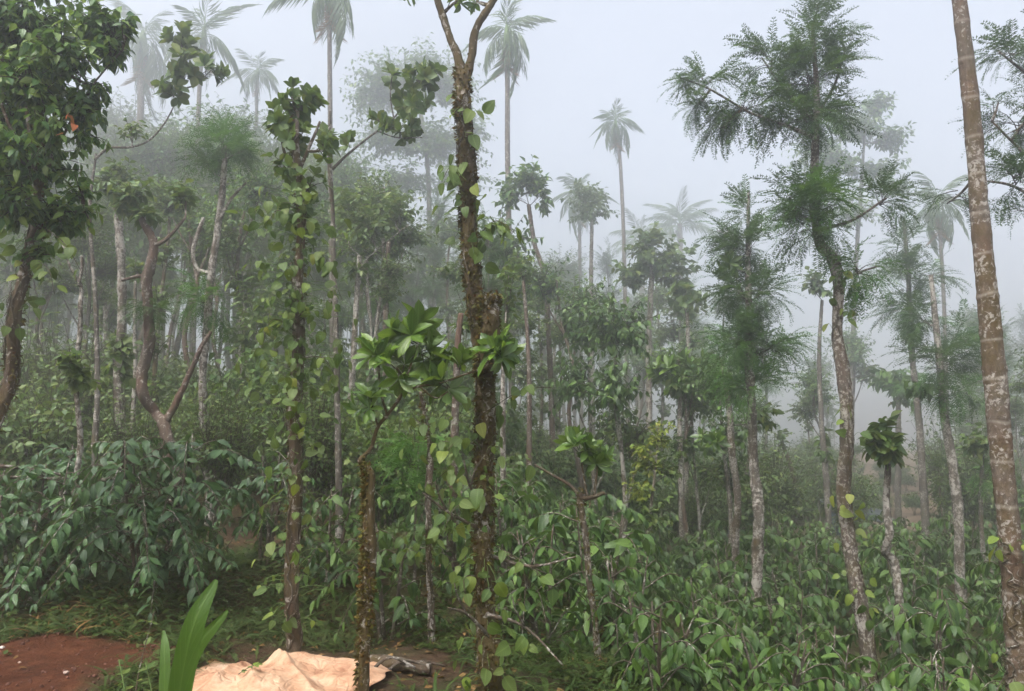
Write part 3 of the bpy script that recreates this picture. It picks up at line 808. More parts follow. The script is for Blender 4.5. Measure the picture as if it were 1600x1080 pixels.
# snapped side stump thick with moss
mb = MB()
tube(mb, [at(757, 590, 5.12), at(764, 530, 5.08), at(765, 490, 5.06), at(766, 462, 5.06)], np.array((15, 14, 13.5, 11)) * mpp(5.1), 12, 22, 0, 0.3, 4.4)
_r = np.random.default_rng(5); _n = 1500; _t = _r.random(_n); _a = _r.uniform(0, 6.28, _n)
_c = at(757, 590, 5.12) * (1 - _t)[:, None] + at(766, 460, 5.06) * _t[:, None]; _o = np.stack((np.cos(_a), np.sin(_a), 0 * _a), -1)
mb.inst(T_TINY, frames(_c + _o * 0.054, _o + _r.normal(size=(_n, 3)) * 0.7, _r.normal(size=(_n, 3)), _r.uniform(0.015, 0.05, _n)), 1)
obj('broken_limb', mb.mesh('broken_limb', [B_MOSSY, M_MOSS], offset=ba), A)
vine('pepper vine with loose hanging leaves climbing the forked mossy trunk', Pa, Ra,
     [(0.1, 0.3, 42, 0.26), (0.3, 0.46, 30, 0.3), (0.44, 0.52, 6, 0.05), (0.66, 0.8, 24, 0.22), (0.8, 0.97, 22, 0.13)], 0.105, seed=11, strag=70, stems=3,
     shoots=[([at(745, 370, 5.2), at(775, 345, 5.05), at(805, 365, 4.95)], 14), ([at(765, 640, 5.2), at(815, 610, 5.0), at(862, 605, 4.9)], 5), ([at(725, 300, 5.2), at(705, 262, 5.0), at(690, 285, 4.95)], 8),
             ([at(750, 800, 5.2), at(715, 790, 5.0), at(690, 835, 4.9)], 10), ([at(750, 900, 5.2), at(725, 905, 5.0), at(735, 960, 4.95)], 8), ([at(770, 850, 5.2), at(820, 880, 5.0), at(870, 920, 4.9)], 7), ([at(760, 700, 5.2), at(715, 690, 5.0), at(690, 720, 4.9)], 9)])
# bare twigs poking out of the trunk
for k, pts in enumerate(([(755, 830), (700, 800), (660, 770)], [(770, 870), (830, 885), (900, 870)], [(760, 960), (820, 980), (880, 1040)], [(760, 790), (735, 760), (725, 720)], [(770, 1000), (730, 960), (700, 950)])):
    mb = MB(); tube(mb, [at(x, y, 5.15 - 0.1 * i) for i, (x, y) in enumerate(pts)], np.array((3.4, 2.4, 1.2)) * mpp(5.2), 5, 12, 0, 0.2, k)
    tube(mb, [at(pts[1][0], pts[1][1], 5.05), at(pts[1][0] + (8 if k % 2 else -14), pts[1][1] - 26, 5.0), at(pts[1][0] + (22 if k % 2 else -20), pts[1][1] - 48, 4.95)], np.array((1.8, 1.4, 0.8)) * mpp(5.2), 4, 8, 0)
    obj('bare_twig', mb.mesh('bare_twig', B_TWIG, offset=ba), A)

# --- sapling with large glossy leaves
S, Ps, Rs, bs = tree('glossy_sapling', 'slender mossy sapling with large glossy green leaves, just beside the forked trunk', 4.9,
    [(572, 728, 13), (579, 745, 17), (577, 780, 19), (577, 840, 24), (578, 880, 26), (573, 930, 21), (570, 1000, 20), (567, 1090, 21)],
    B_MOSSY, limbs=[[(578, 742, 13), (566, 726, 10), (564, 717, 9), (580, 700, 8), (590, 668, 7), (612, 640, 6.5), (628, 615, 6), (636, 585, 5)],
                    [(628, 615, 6), (655, 604, 4.5), (690, 598, 4), (735, 582, 4), (770, 572, 3)], [(605, 650, 5), (594, 610, 4), (592, 580, 3)], [(636, 590, 5), (645, 560, 4), (652, 540, 3)], [(655, 604, 4), (680, 622, 3.5), (700, 612, 3)],
                    [(591, 668, 4), (584, 645, 3), (580, 625, 3)]],
    crowns=[(592, 550, 0, 26, 20, 'sap', 3, 8, 41, 0.2), (640, 525, 0, 34, 22, 'sap', 6, 8, 43, 0.2), (668, 552, 0.05, 24, 24, 'sap', 4, 7, 41, 0.2), (620, 575, -0.1, 24, 20, 'sap', 4, 6, 39, 0.3),
            (578, 632, 0, 14, 20, 'sap', 3, 7, 40, 0.4), (700, 600, 0, 18, 16, 'sap', 3, 8, 40, 0.25), (785, 552, -0.05, 26, 20, 'sap', 6, 8, 41, 0.15), (715, 570, 0, 12, 12, 'sap', 2, 8, 40, 0.2)],
    rough=0.25, sides=12, parts=240, moss=2600, limb_bark=B_DARKTWIG, wob=0.0)

# --- vine-clad trunk rising from the cloth
C, Pc, Rc, bc = tree('vine_clad_tree', 'brown trunk wrapped in pepper vine, rising straight from behind the peach cloth', 5.9,
    [(462, 170, 9), (466, 250, 13), (470, 330, 17), (468, 450, 19), (464, 560, 22), (463, 640, 22), (464, 740, 23), (459, 830, 24), (460, 930, 26), (459, 1000, 26), (456, 1050, 26)],
    B_BROWN, limbs=[[(466, 270, 8), (490, 215, 6), (500, 190, 4)], [(466, 300, 8), (445, 240, 6), (438, 200, 4)]],
    crowns=[(440, 185, 0, 24, 28, 'round', 10, 7, 22, 0.2), (478, 165, 0.1, 24, 26, 'round', 12, 7, 22, 0.2), (460, 220, 0, 34, 26, 'round', 12, 6, 21, 0.3), (505, 235, 0, 20, 26, 'round', 7, 6, 19, 0.3), (448, 265, 0, 24, 30, 'round', 8, 5, 19, 0.4), (485, 285, 0, 26, 30, 'round', 8, 5, 19, 0.4), (460, 320, 0, 34, 24, 'round', 7, 5, 19, 0.5), (455, 150, 0, 14, 18, 'round', 4, 6, 21, 0.0)],
    rough=0.2, sides=14, parts=260, moss=1500)
vine('dense pepper vine clothing the trunk that rises behind the peach cloth', Pc, Rc,
     [(0.38, 0.52, 44, 0.26), (0.52, 0.62, 56, 0.28), (0.6, 0.84, 250, 0.42), (0.22, 0.38, 30, 0.22)], 0.088, seed=21, strag=40,
     shoots=[([at(470, 420, 5.9), at(505, 400, 5.7), at(535, 470, 5.6)], 12), ([at(465, 520, 5.9), at(425, 500, 5.7), at(405, 560, 5.7)], 14), ([at(468, 560, 5.9), at(505, 560, 5.7), at(530, 600, 5.7)], 8), ([at(462, 340, 5.9), at(430, 330, 5.7), at(415, 370, 5.7)], 12)])

# --- leafy tree leaning in at the edge
D, Pd, Rd, bd = tree('leaning_tree', 'leaning brown tree with a dense dark green canopy hanging over the coffee', 5.4,
    [(0, 20, 5), (35, 150, 8), (58, 270, 10), (58, 345, 20), (42, 410, 21), (22, 500, 22), (4, 590, 24), (-15, 680, 27), (-30, 800, 30)],
    B_BROWN, limbs=[[(56, 310, 8), (90, 230, 6), (140, 140, 4), (190, 80, 2.5)], [(55, 280, 8), (0, 150, 6), (20, 40, 4)], [(52, 370, 7), (95, 350, 5), (130, 320, 3)], [(0, 100, 6), (60, -10, 4), (140, -30, 3)], [(55, 250, 6), (80, 200, 4), (120, 200, 2.5)]],
    crowns=[(30, 40, 0, 95, 75, 'dark', 187, 10, 20, 0.8), (150, 35, 0, 50, 40, 'dark', 55, 9, 20, 0.8), (120, 165, 0, 55, 42, 'dark', 55, 9, 20, 0.9), (20, 190, 0.2, 75, 70, 'dark', 125, 10, 20, 0.8), (60, 120, 0.1, 80, 50, 'dark', 87, 9, 20, 0.8),
            (50, 255, 0.1, 80, 50, 'dark', 87, 9, 20, 0.9), (85, 330, 0, 55, 42, 'dark', 42, 8, 21, 0.7), (-60, 120, 0.3, 90, 150, 'dark', 137, 9, 20, 0.8), (-10, 300, 0.1, 60, 60, 'dark', 62, 8, 21, 0.7), (70, -50, 0.2, 130, 50, 'dark', 100, 9, 20, 0.8), (175, 75, 0, 36, 40, 'dark', 25, 7, 19, 0.8), (195, 35, 0, 24, 24, 'dark', 10, 7, 19, 0.7), (155, 135, 0, 30, 24, 'dark', 11, 6, 19, 0.8), (135, 225, 0, 34, 24, 'dark', 12, 6, 19, 0.8), (125, 290, 0, 34, 26, 'dark', 12, 6, 19, 0.7), (140, 330, 0, 24, 20, 'dark', 7, 6, 19, 0.6), (60, 395, 0, 40, 30, 'dark', 12, 6, 19, 0.7), (-140, 0, 0.4, 90, 120, 'dark', 75, 8, 20, 0.8), (30, 120, -0.35, 60, 70, 'dark', 42, 9, 20, 0.8), (20, 230, -0.4, 60, 60, 'dark', 35, 9, 20, 0.8), (85, 70, -0.3, 60, 50, 'dark', 50, 9, 20, 0.8), (75, 200, -0.3, 50, 50, 'dark', 22, 9, 20, 0.9), (10, 310, -0.3, 45, 40, 'dark', 32, 8, 20, 0.8)],
    rough=0.24, sides=14, parts=300, moss=1400)
vine('pepper vine with few broad leaves on the leaning trunk below the dark canopy', Pd, Rd, [(0.42, 0.68, 34, 0.2)], 0.1, seed=31, strag=26,
     shoots=[([at(45, 400, 5.4), at(75, 420, 5.2), at(85, 460, 5.1)], 8), ([at(60, 350, 5.3), at(100, 380, 5.1), at(130, 430, 5.0)], 8)])
_lv = [o for o in D.children if o.name.split('.')[0] == 'leaf']
for k, (x, y) in enumerate(((205, 66), (190, 140), (143, 255), (20, 215), (150, 190))):
    q = at(x, y, 5.3) - bd
    o = min(_lv, key=lambda o: (o.matrix_basis.translation - Vector(q)).length); _lv.remove(o)
    o.data = tmesh('red_leaf_shape', T_OVATE[k % 3], L_RED); o.name = 'red_leaf'

# --- slim pole tree with vine between sapling and forked trunk
E, Pe, Re, be = tree('pole_tree', 'thin speckled pole tree with a broken pale top behind the forked trunk', 6.6,
    [(657, 612, 7), (664, 655, 8), (670, 700, 10), (670, 780, 11), (670, 860, 12), (672, 960, 12), (675, 1085, 13)], B_SPECK, crowns=[], sides=10, rough=0.25, moss=400)
vine('leafy pepper vine draped beside the thin speckled pole', Pe, Re, [(0.3, 0.85, 60, 0.3)], 0.105, seed=41,
     shoots=[([at(672, 760, 6.6), at(705, 735, 6.4), at(715, 790, 6.4)], 12), ([at(672, 700, 6.6), at(700, 690, 6.4), at(720, 720, 6.4)], 12), ([at(672, 880, 6.6), at(640, 860, 6.4), at(620, 900, 6.4)], 9)])

# --- small lopped tree with two leaf tufts
Fz, Pf, Rf, bf = tree('lopped_tree', 'short lopped stem with two upright leaf tufts and a bare side branch', 6.8,
    [(905, 770, 11), (909, 800, 12), (917, 860, 12), (922, 920, 12), (929, 960, 12), (934, 1030, 13), (936, 1085, 14)],
    B_BROWN, limbs=[[(905, 775, 9), (890, 758, 6), (862, 742, 5), (835, 726, 4)], [(906, 778, 9), (920, 778, 8), (945, 770, 7)], [(918, 778, 5), (912, 745, 4), (908, 715, 3)], [(928, 775, 5), (932, 745, 4), (934, 715, 3)]],
    crowns=[(905, 700, 0, 18, 16, 'sap', 5, 9, 30, -0.1), (933, 716, 0, 14, 16, 'sap', 4, 9, 28, -0.1)], sides=10, rough=0.22, parts=90, moss=500, wob=0)

# --- silver oak with three feathery crowns
G, Pg, Rg, bg_ = tree('silver_oak', 'tall crooked silver oak with three dark feathery crowns against pale sky', 8.4,
    [(1270, 40, 6), (1272, 150, 12), (1274, 230, 15), (1276, 300, 17), (1277, 380, 18), (1302, 402, 22), (1309, 450, 20), (1312, 520, 20), (1318, 600, 24), (1322, 680, 24), (1322, 770, 26), (1330, 850, 26), (1340, 930, 26), (1350, 1010, 27), (1354, 1090, 29)],
    B_SPECK, limbs=[[(1272, 215, 9), (1225, 195, 7), (1170, 175, 5), (1110, 140, 4), (1060, 120, 3)], [(1272, 190, 7), (1225, 140, 5), (1190, 90, 3)], [(1272, 190, 7), (1305, 130, 5), (1320, 80, 3)], [(1277, 360, 8), (1330, 345, 6), (1385, 310, 4)], [(1277, 350, 7), (1240, 330, 5)], [(1310, 440, 6), (1345, 425, 5), (1375, 415, 3)]],
    crowns=[(1268, 60, 0, 42, 46, 'oak', 26, 7, 40, 0.1), (1262, 125, 0, 72, 40, 'oak', 44, 7, 42, 0.15), (1265, 180, 0, 66, 34, 'oak', 46, 7, 42, 0.25), (1205, 95, 0, 40, 28, 'oak', 16, 7, 40, 0.15), (1310, 95, 0, 26, 34, 'oak', 12, 6, 40, 0.1), (1312, 55, 0, 16, 14, 'oak', 4, 6, 36, 0.1), (1275, 22, 0, 12, 22, 'oak', 6, 6, 34, 0.0),
            (1165, 165, 0, 50, 34, 'oak', 26, 7, 40, 0.4), (1100, 125, 0, 36, 26, 'oak', 16, 7, 36, 0.4), (1085, 170, 0, 34, 26, 'oak', 11, 7, 36, 0.4), (1130, 200, 0, 24, 20, 'oak', 8, 6, 34, 0.6), (1060, 118, 0, 14, 10, 'oak', 4, 6, 34, 0.3),
            (1278, 315, 0, 58, 38, 'oakg', 46, 7, 44, 0.2), (1270, 360, 0, 40, 26, 'oak', 22, 7, 42, 0.3), (1378, 318, 0, 30, 24, 'oak', 16, 7, 40, 0.3), (1345, 425, 0, 34, 24, 'oakg', 18, 7, 40, 0.4), (1238, 300, 0, 24, 22, 'oak', 9, 6, 40, 0.2)],
    rough=0.18, sides=14, twig=0.006)
vine('sparse yellow-green climber dotted along the crooked silver oak trunk', Pg, Rg, [(0.5, 0.62, 12, 0.1), (0.38, 0.46, 8, 0.1), (0.27, 0.33, 16, 0.14), (0.18, 0.24, 12, 0.1), (0.66, 0.7, 4, 0.05)], 0.12, ME_YELLOW, seed=51, strag=14)

# --- small crooked stem with leaf clump, right of the oak
H_, Ph, Rh, bh = tree('crooked_stem', 'pale crooked stem topped by a tight clump of broad leaves', 9.0,
    [(1384, 690, 8), (1388, 720, 11), (1390, 780, 13), (1387, 830, 14), (1385, 862, 15), (1399, 880, 17), (1400, 930, 15), (1399, 1000, 16), (1403, 1090, 17)],
    B_PALE, crowns=[(1378, 685, 0, 32, 26, 'ovate', 20, 8, 26, 0.4), (1395, 705, 0, 22, 14, 'ovate', 8, 7, 24, 0.6), (1385, 665, 0, 16, 12, 'ovate', 5, 6, 24, 0.2)], sides=10, rough=0.25, parts=130)

# --- big areca palm trunk with rings
I_, Pi, Ri = palm('areca_palm', 'close areca palm with a ringed rust-brown trunk leaning out of view', 5.1,
    [(1440, -620, 20), (1470, -300, 24), (1498, -10, 27), (1516, 150, 30), (1533, 360, 34), (1545, 480, 37), (1556, 600, 42), (1562, 680, 40), (1574, 800, 37), (1582, 900, 38), (1590, 1010, 40), (1594, 1090, 42)], 9, 1.0, seed=3,
    bark=bark_mat('rusty_palm_bark', (0.2, 0.15, 0.11), (0.085, 0.055, 0.038), lichen=0.5, moss=0.45, red=0.95, ring=3.6, scale=1.5, mosscol=(0.07, 0.06, 0.02)), rings=True)
vine('thin root mat and few round leaves clinging to the ringed areca trunk', Pi, Ri, [(0.28, 0.3, 6, 0.06), (0.22, 0.3, 10, 0.09), (0.1, 0.16, 5, 0.06)], 0.1, ME_YELLOW, seed=61, strag=90)

# --- feathery tree cut by the frame edge
tree('silver_oak', 'dark feathery silver oak boughs beyond the ringed areca trunk', 7.2,
    [(1690, 0, 14), (1690, 300, 18), (1688, 600, 22), (1690, 900, 26)], B_SPECK,
    limbs=[[(1690, 200, 9), (1620, 130, 6), (1560, 80, 4)], [(1690, 330, 9), (1620, 260, 6), (1550, 190, 4)], [(1690, 400, 9), (1600, 300, 6), (1520, 280, 4)]],
    crowns=[(1580, 85, 0, 44, 26, 'oak', 16, 7, 42, 0.2), (1600, 190, 0, 58, 34, 'oak', 26, 7, 42, 0.3), (1560, 160, 0, 20, 18, 'oak', 5, 6, 40, 0.2), (1585, 275, 0, 56, 32, 'oak', 24, 7, 42, 0.3), (1480, 318, 0.4, 44, 18, 'oak', 10, 7, 36, 0.2), (1600, 335, 0, 24, 16, 'oak', 7, 6, 40, 0.6), (1690, 100, 0, 80, 160, 'oak', 60, 7, 44, 0.3)], twig=0.006)

# ================================================================== middle trees
def T(name, label, d, trunk, bark, crowns=(), **kw): return tree(name, label, d, trunk, bark, crowns, **kw)
K, Pk, Rk, bk = T('silver_oak', 'pale-stemmed silver oak between the crooked stem and the ringed areca', 11.0,
  [(1455, 430, 9), (1468, 560, 13), (1477, 640, 15), (1487, 720, 17), (1494, 800, 18), (1500, 900, 18), (1508, 1000, 19), (1514, 1085, 20)], B_PALE,
  [(1475, 560, 0, 52, 40, 'oak', 40, 7, 34, 0.3), (1440, 500, 0.3, 40, 30, 'oak', 24, 7, 32, 0.3), (1500, 610, 0, 36, 24, 'oakg', 18, 7, 32, 0.4), (1440, 600, 0, 24, 20, 'coffee', 9, 7, 24, 0.7), (1515, 530, 0.2, 30, 40, 'oak', 18, 7, 32, 0.3)])
T('silver_oak', 'dark conical silver oak showing behind the crooked oak trunk', 13.5,
  [(1412, 345, 6), (1418, 430, 9), (1424, 540, 11), (1434, 650, 12), (1445, 800, 13)], B_GREY,
  [(1413, 380, 0, 22, 32, 'oak', 16, 6, 30, 0.1), (1417, 430, 0, 42, 28, 'oak', 30, 7, 30, 0.2), (1420, 475, 0, 52, 32, 'oak', 36, 7, 30, 0.25), (1475, 430, 0.5, 16, 22, 'oak', 8, 6, 26, 0.2)])
L1, Pl1, Rl1, bl1 = T('silver_oak', 'twin-stemmed silver oak, the taller lichen-speckled trunk with a tall feathery column', 10.2,
  [(1168, 300, 5), (1170, 390, 10), (1169, 480, 14), (1170, 560, 16), (1174, 640, 17), (1180, 720, 18), (1184, 800, 21), (1184, 870, 21), (1182, 930, 19), (1190, 990, 19), (1196, 1060, 19)], B_PALE,
  [(1168, 330, 0, 18, 26, 'oak', 12, 6, 34, 0.0), (1168, 385, 0, 42, 30, 'oak', 30, 7, 36, 0.1), (1120, 360, 0, 26, 18, 'oak', 10, 6, 34, 0.1), (1150, 450, 0, 44, 40, 'oak', 34, 7, 36, 0.2), (1195, 455, 0, 36, 34, 'oak', 22, 7, 36, 0.2), (1150, 530, 0, 50, 40, 'oak', 40, 7, 36, 0.25), (1205, 540, 0, 44, 34, 'oakg', 28, 7, 36, 0.3), (1175, 600, 0, 40, 26, 'oakg', 24, 7, 34, 0.3), (1135, 415, 0, 16, 20, 'sap', 6, 8, 20, 0.2)], sides=10, rough=0.22)
T('silver_oak', 'shorter red-brown stem leaning against the twin silver oak', 11.0,
  [(1128, 560, 7), (1140, 640, 12), (1143, 700, 14), (1150, 780, 14), (1150, 850, 14), (1155, 950, 15)], B_SPECK,
  [(1130, 555, 0, 30, 36, 'oakg', 22, 7, 30, 0.3), (1112, 690, 0, 20, 16, 'sap', 7, 8, 22, 0.3), (1200, 650, 0, 22, 24, 'ovate', 9, 7, 16, 0.4)], rough=0.25)
T('shade_tree', 'pale slim trunk with a flat spreading tuft of upright leaves', 13.5,
  [(1063, 590, 6), (1062, 650, 9), (1063, 730, 11), (1066, 800, 12), (1069, 900, 14)], B_PALE,
  [(1042, 585, 0, 24, 18, 'sap', 12, 8, 22, 0.0), (1078, 575, 0, 26, 20, 'sap', 14, 8, 22, 0.0), (1062, 600, 0, 40, 14, 'ovate', 16, 7, 18, 0.2), (1062, 690, 0, 16, 30, 'ovate', 8, 6, 14, 0.4)])
T('lime_shrub', 'loose yellow-green shrub standing amid the coffee before the hazy stand', 11.5,
  [(1030, 665, 3), (1022, 740, 5), (1012, 830, 8), (1006, 880, 9)], B_TWIG,
  [(1035, 680, 0, 22, 24, 'lime', 22, 9, 11, 0.3), (1010, 720, 0, 24, 26, 'lime', 26, 9, 11, 0.3), (995, 765, 0, 22, 22, 'lime', 20, 9, 11, 0.3), (1050, 730, 0, 16, 40, 'tiny', 20, 8, 11, 0.3), (1020, 800, 0, 36, 32, 'tiny', 36, 9, 12, 0.3), (1000, 700, 0, 14, 14, 'lime', 8, 9, 10, 0.3)], cat='shrub')
T('mango_tree', 'round dense-crowned tree half lost in mist on a thin pale trunk', 17.0,
  [(1020, 400, 10), (1016, 480, 11), (1014, 560, 12), (1014, 660, 12), (1014, 760, 13)], B_PALE,
  [(1022, 400, 0, 52, 44, 'ovate', 70, 9, 15, 0.3), (985, 430, 0, 30, 26, 'ovate', 26, 8, 15, 0.3), (1065, 420, 0, 34, 42, 'ovate', 34, 8, 15, 0.3), (1015, 365, 0, 26, 20, 'ovate', 16, 8, 14, 0.2), (1075, 490, 0, 24, 30, 'round', 14, 7, 15, 0.2)])
T('mango_tree', 'dark dome-crowned tree in mist between the forked trunk and the lone palm', 15.5,
  [(826, 320, 8), (835, 380, 9), (852, 440, 10), (858, 540, 10), (862, 640, 11), (864, 740, 12)], B_RED,
  [(825, 275, 0, 38, 30, 'dark', 46, 9, 14, 0.3), (795, 305, 0, 26, 28, 'dark', 24, 8, 14, 0.3), (848, 300, 0, 18, 36, 'dark', 20, 8, 14, 0.3)])
T('tall_tree', 'tall mist-grey tree with a broad double-domed crown above the canopy', 27,
  [(655, 160, 8), (668, 260, 9), (672, 400, 11), (675, 560, 13)], B_GREY,
  [(600, 130, 0, 60, 60, 'darktiny', 70, 12, 9, 0.3), (660, 110, 0, 50, 60, 'darktiny', 60, 12, 9, 0.3), (715, 130, 0, 50, 60, 'darktiny', 50, 12, 9, 0.3), (600, 215, 0, 65, 45, 'darktiny', 50, 12, 9, 0.3), (690, 220, 0, 70, 50, 'darktiny', 56, 12, 9, 0.3), (745, 200, 0, 36, 45, 'darktiny', 24, 10, 9, 0.3), (620, 280, 0, 80, 40, 'darktiny', 40, 10, 9, 0.3), (720, 275, 0, 60, 40, 'darktiny', 30, 10, 9, 0.3), (560, 150, 0, 30, 60, 'darktiny', 20, 10, 9, 0.3)], twig=0.012)
T('tall_tree', 'airy mist-grey tree with drooping leaf sprays behind the crooked silver oak', 24,
  [(1352, 190, 4), (1346, 300, 7), (1338, 400, 8), (1332, 560, 10), (1330, 700, 11)], B_GREY,
  [(1375, 160, 0, 34, 22, 'darktiny', 22, 9, 10, 0.5), (1340, 200, 0, 55, 28, 'darktiny', 42, 10, 10, 0.5), (1400, 215, 0, 30, 26, 'darktiny', 20, 9, 10, 0.5), (1300, 250, 0, 60, 30, 'darktiny', 40, 9, 10, 0.5), (1370, 265, 0, 50, 26, 'darktiny', 30, 9, 10, 0.5), (1270, 230, 0, 40, 30, 'darktiny', 26, 9, 10, 0.5), (1330, 330, 0, 70, 30, 'darktiny', 26, 8, 10, 0.5), (1410, 290, 0, 20, 14, 'darktiny', 8, 8, 10, 0.5)], twig=0.012)
Z, Pz, Rz, bz = T('silver_oak', 'rust and white speckled trunk with a puffy feathery head and forked side limb', 10.3,
  [(352, 250, 10), (345, 310, 13), (337, 380, 13), (330, 440, 14), (320, 520, 15), (318, 590, 15), (321, 680, 16), (326, 770, 17)], B_PALE,
  [(352, 225, 0, 40, 40, 'oakg', 46, 7, 34, 0.2), (320, 260, 0, 22, 24, 'oak', 12, 6, 34, 0.3), (385, 235, 0, 24, 30, 'oak', 14, 7, 32, 0.2), (320, 470, 0.1, 44, 34, 'oakg', 26, 7, 32, 0.4)],
  limbs=[[(333, 430, 10), (308, 420, 9), (302, 390, 8), (318, 340, 7)], [(340, 350, 8), (362, 310, 6), (385, 285, 4)]], rough=0.22)
AA, Paa, Raa, baa = T('curved_tree', 'reddish S-curved trunk bending out of a low fork behind the coffee', 9.6,
  [(208, 320, 9), (226, 350, 13), (240, 385, 17), (232, 440, 18), (229, 490, 18), (232, 535, 21), (221, 580, 21), (223, 615, 20), (238, 645, 18), (258, 665, 20), (266, 710, 24), (268, 770, 28)], B_RED,
  [(200, 300, 0, 36, 34, 'ovate', 30, 8, 20, 0.4), (225, 335, 0, 20, 18, 'ovate', 10, 7, 20, 0.4), (246, 480, 0.1, 26, 20, 'oak', 14, 7, 30, 0.3), (290, 300, 0.2, 26, 20, 'ovate', 14, 7, 20, 0.4)],
  limbs=[[(258, 662, 14), (280, 620, 13), (300, 575, 10), (316, 540, 8), (330, 518, 6)], [(234, 430, 9), (215, 432, 7), (190, 438, 5)], [(240, 385, 9), (262, 372, 7), (290, 340, 5)]], rough=0.25, sides=12)
T('speckled_tree', 'dark trunk blotched with white beside the S-curved reddish tree', 10.8,
  [(183, 310, 12), (186, 350, 15), (190, 430, 16), (188, 500, 16), (186, 580, 17), (188, 660, 19), (188, 740, 20)], B_PALE,
  [(175, 285, 0, 34, 30, 'ovate', 24, 8, 18, 0.3), (195, 270, 0, 34, 30, 'tiny', 26, 9, 13, 0.3), (180, 560, 0, 30, 50, 'pepper', 24, 7, 17, 0.6)], rough=0.25)
T('bent_stem', 'thin white bent stem below the leaning dark canopy', 8.0,
  [(102, 385, 4), (112, 420, 5), (122, 445, 7), (125, 480, 8), (122, 520, 9), (118, 560, 8), (122, 620, 9), (124, 690, 10), (120, 760, 11)], B_PALE,
  [(110, 565, -0.1, 22, 24, 'pepper', 10, 6, 20, 0.5), (122, 590, 0, 24, 20, 'pepper', 10, 6, 20, 0.5)], limbs=[[(123, 448, 5), (128, 420, 6), (128, 400, 6)]], rough=0.3)
T('straight_tree', 'straight slim trunk banded white and rust, between the vine-clad tree and sapling', 12.0,
  [(562, 400, 9), (557, 480, 11), (553, 560, 12), (549, 640, 13), (549, 700, 13), (550, 790, 14)], B_PALE,
  [(575, 350, 0, 50, 40, 'tiny', 46, 9, 13, 0.3), (555, 420, 0, 30, 24, 'ovate', 14, 7, 15, 0.3), (620, 330, 0.3, 44, 40, 'tiny', 40, 9, 13, 0.3), (545, 310, 0.3, 40, 34, 'ovate', 30, 8, 15, 0.3)], limbs=[[(560, 420, 4), (590, 390, 3), (640, 350, 2)]])
T('leafy_branch_tree', 'spindly pale tree with one long arm of roundish leaf clusters', 8.6,
  [(519, 180, 5), (518, 260, 8), (520, 330, 9), (522, 420, 10), (526, 520, 11), (528, 640, 12), (530, 760, 13)], B_GREY,
  [(655, 125, 0, 30, 20, 'round', 12, 8, 20, 0.1), (640, 160, 0, 30, 24, 'round', 12, 7, 20, 0.2), (625, 200, 0, 32, 18, 'round', 12, 7, 19, 0.2), (590, 185, 0, 12, 10, 'round', 3, 6, 19, 0.2), (612, 120, 0, 10, 12, 'round', 3, 7, 20, 0.1), (510, 215, 0, 16, 20, 'round', 5, 7, 20, 0.2), (545, 225, 0, 10, 12, 'round', 3, 7, 18, 0.2), (670, 110, 0, 14, 12, 'round', 5, 7, 20, 0.1)],
  limbs=[[(519, 265, 7), (545, 240, 5), (580, 212, 4), (610, 190, 3.5), (635, 160, 3), (650, 135, 2)], [(590, 205, 3), (620, 215, 2.5), (660, 215, 2)], [(615, 185, 3), (610, 150, 2.5), (612, 120, 2)]], parts=200, twig=0.004, rough=0.15)
T('leafy_branch_tree', 'thin tree whose arm rises toward dark leaf clusters under the misty palms', 9.2,
  [(150, 240, 4), (140, 330, 7), (142, 450, 8), (150, 600, 10), (152, 720, 11)], B_GREY,
  [(285, 70, 0, 22, 24, 'round', 10, 8, 20, 0.1), (290, 115, 0, 34, 26, 'round', 16, 7, 20, 0.2), (268, 145, 0, 20, 16, 'round', 6, 7, 20, 0.2), (330, 110, 0, 20, 24, 'round', 9, 7, 20, 0.2), (205, 200, 0, 30, 20, 'tiny', 12, 8, 12, 0.3)],
  limbs=[[(148, 250, 5), (170, 232, 4.5), (205, 230, 4), (235, 218, 3.5), (262, 185, 3), (282, 140, 2)]], parts=120, twig=0.004)
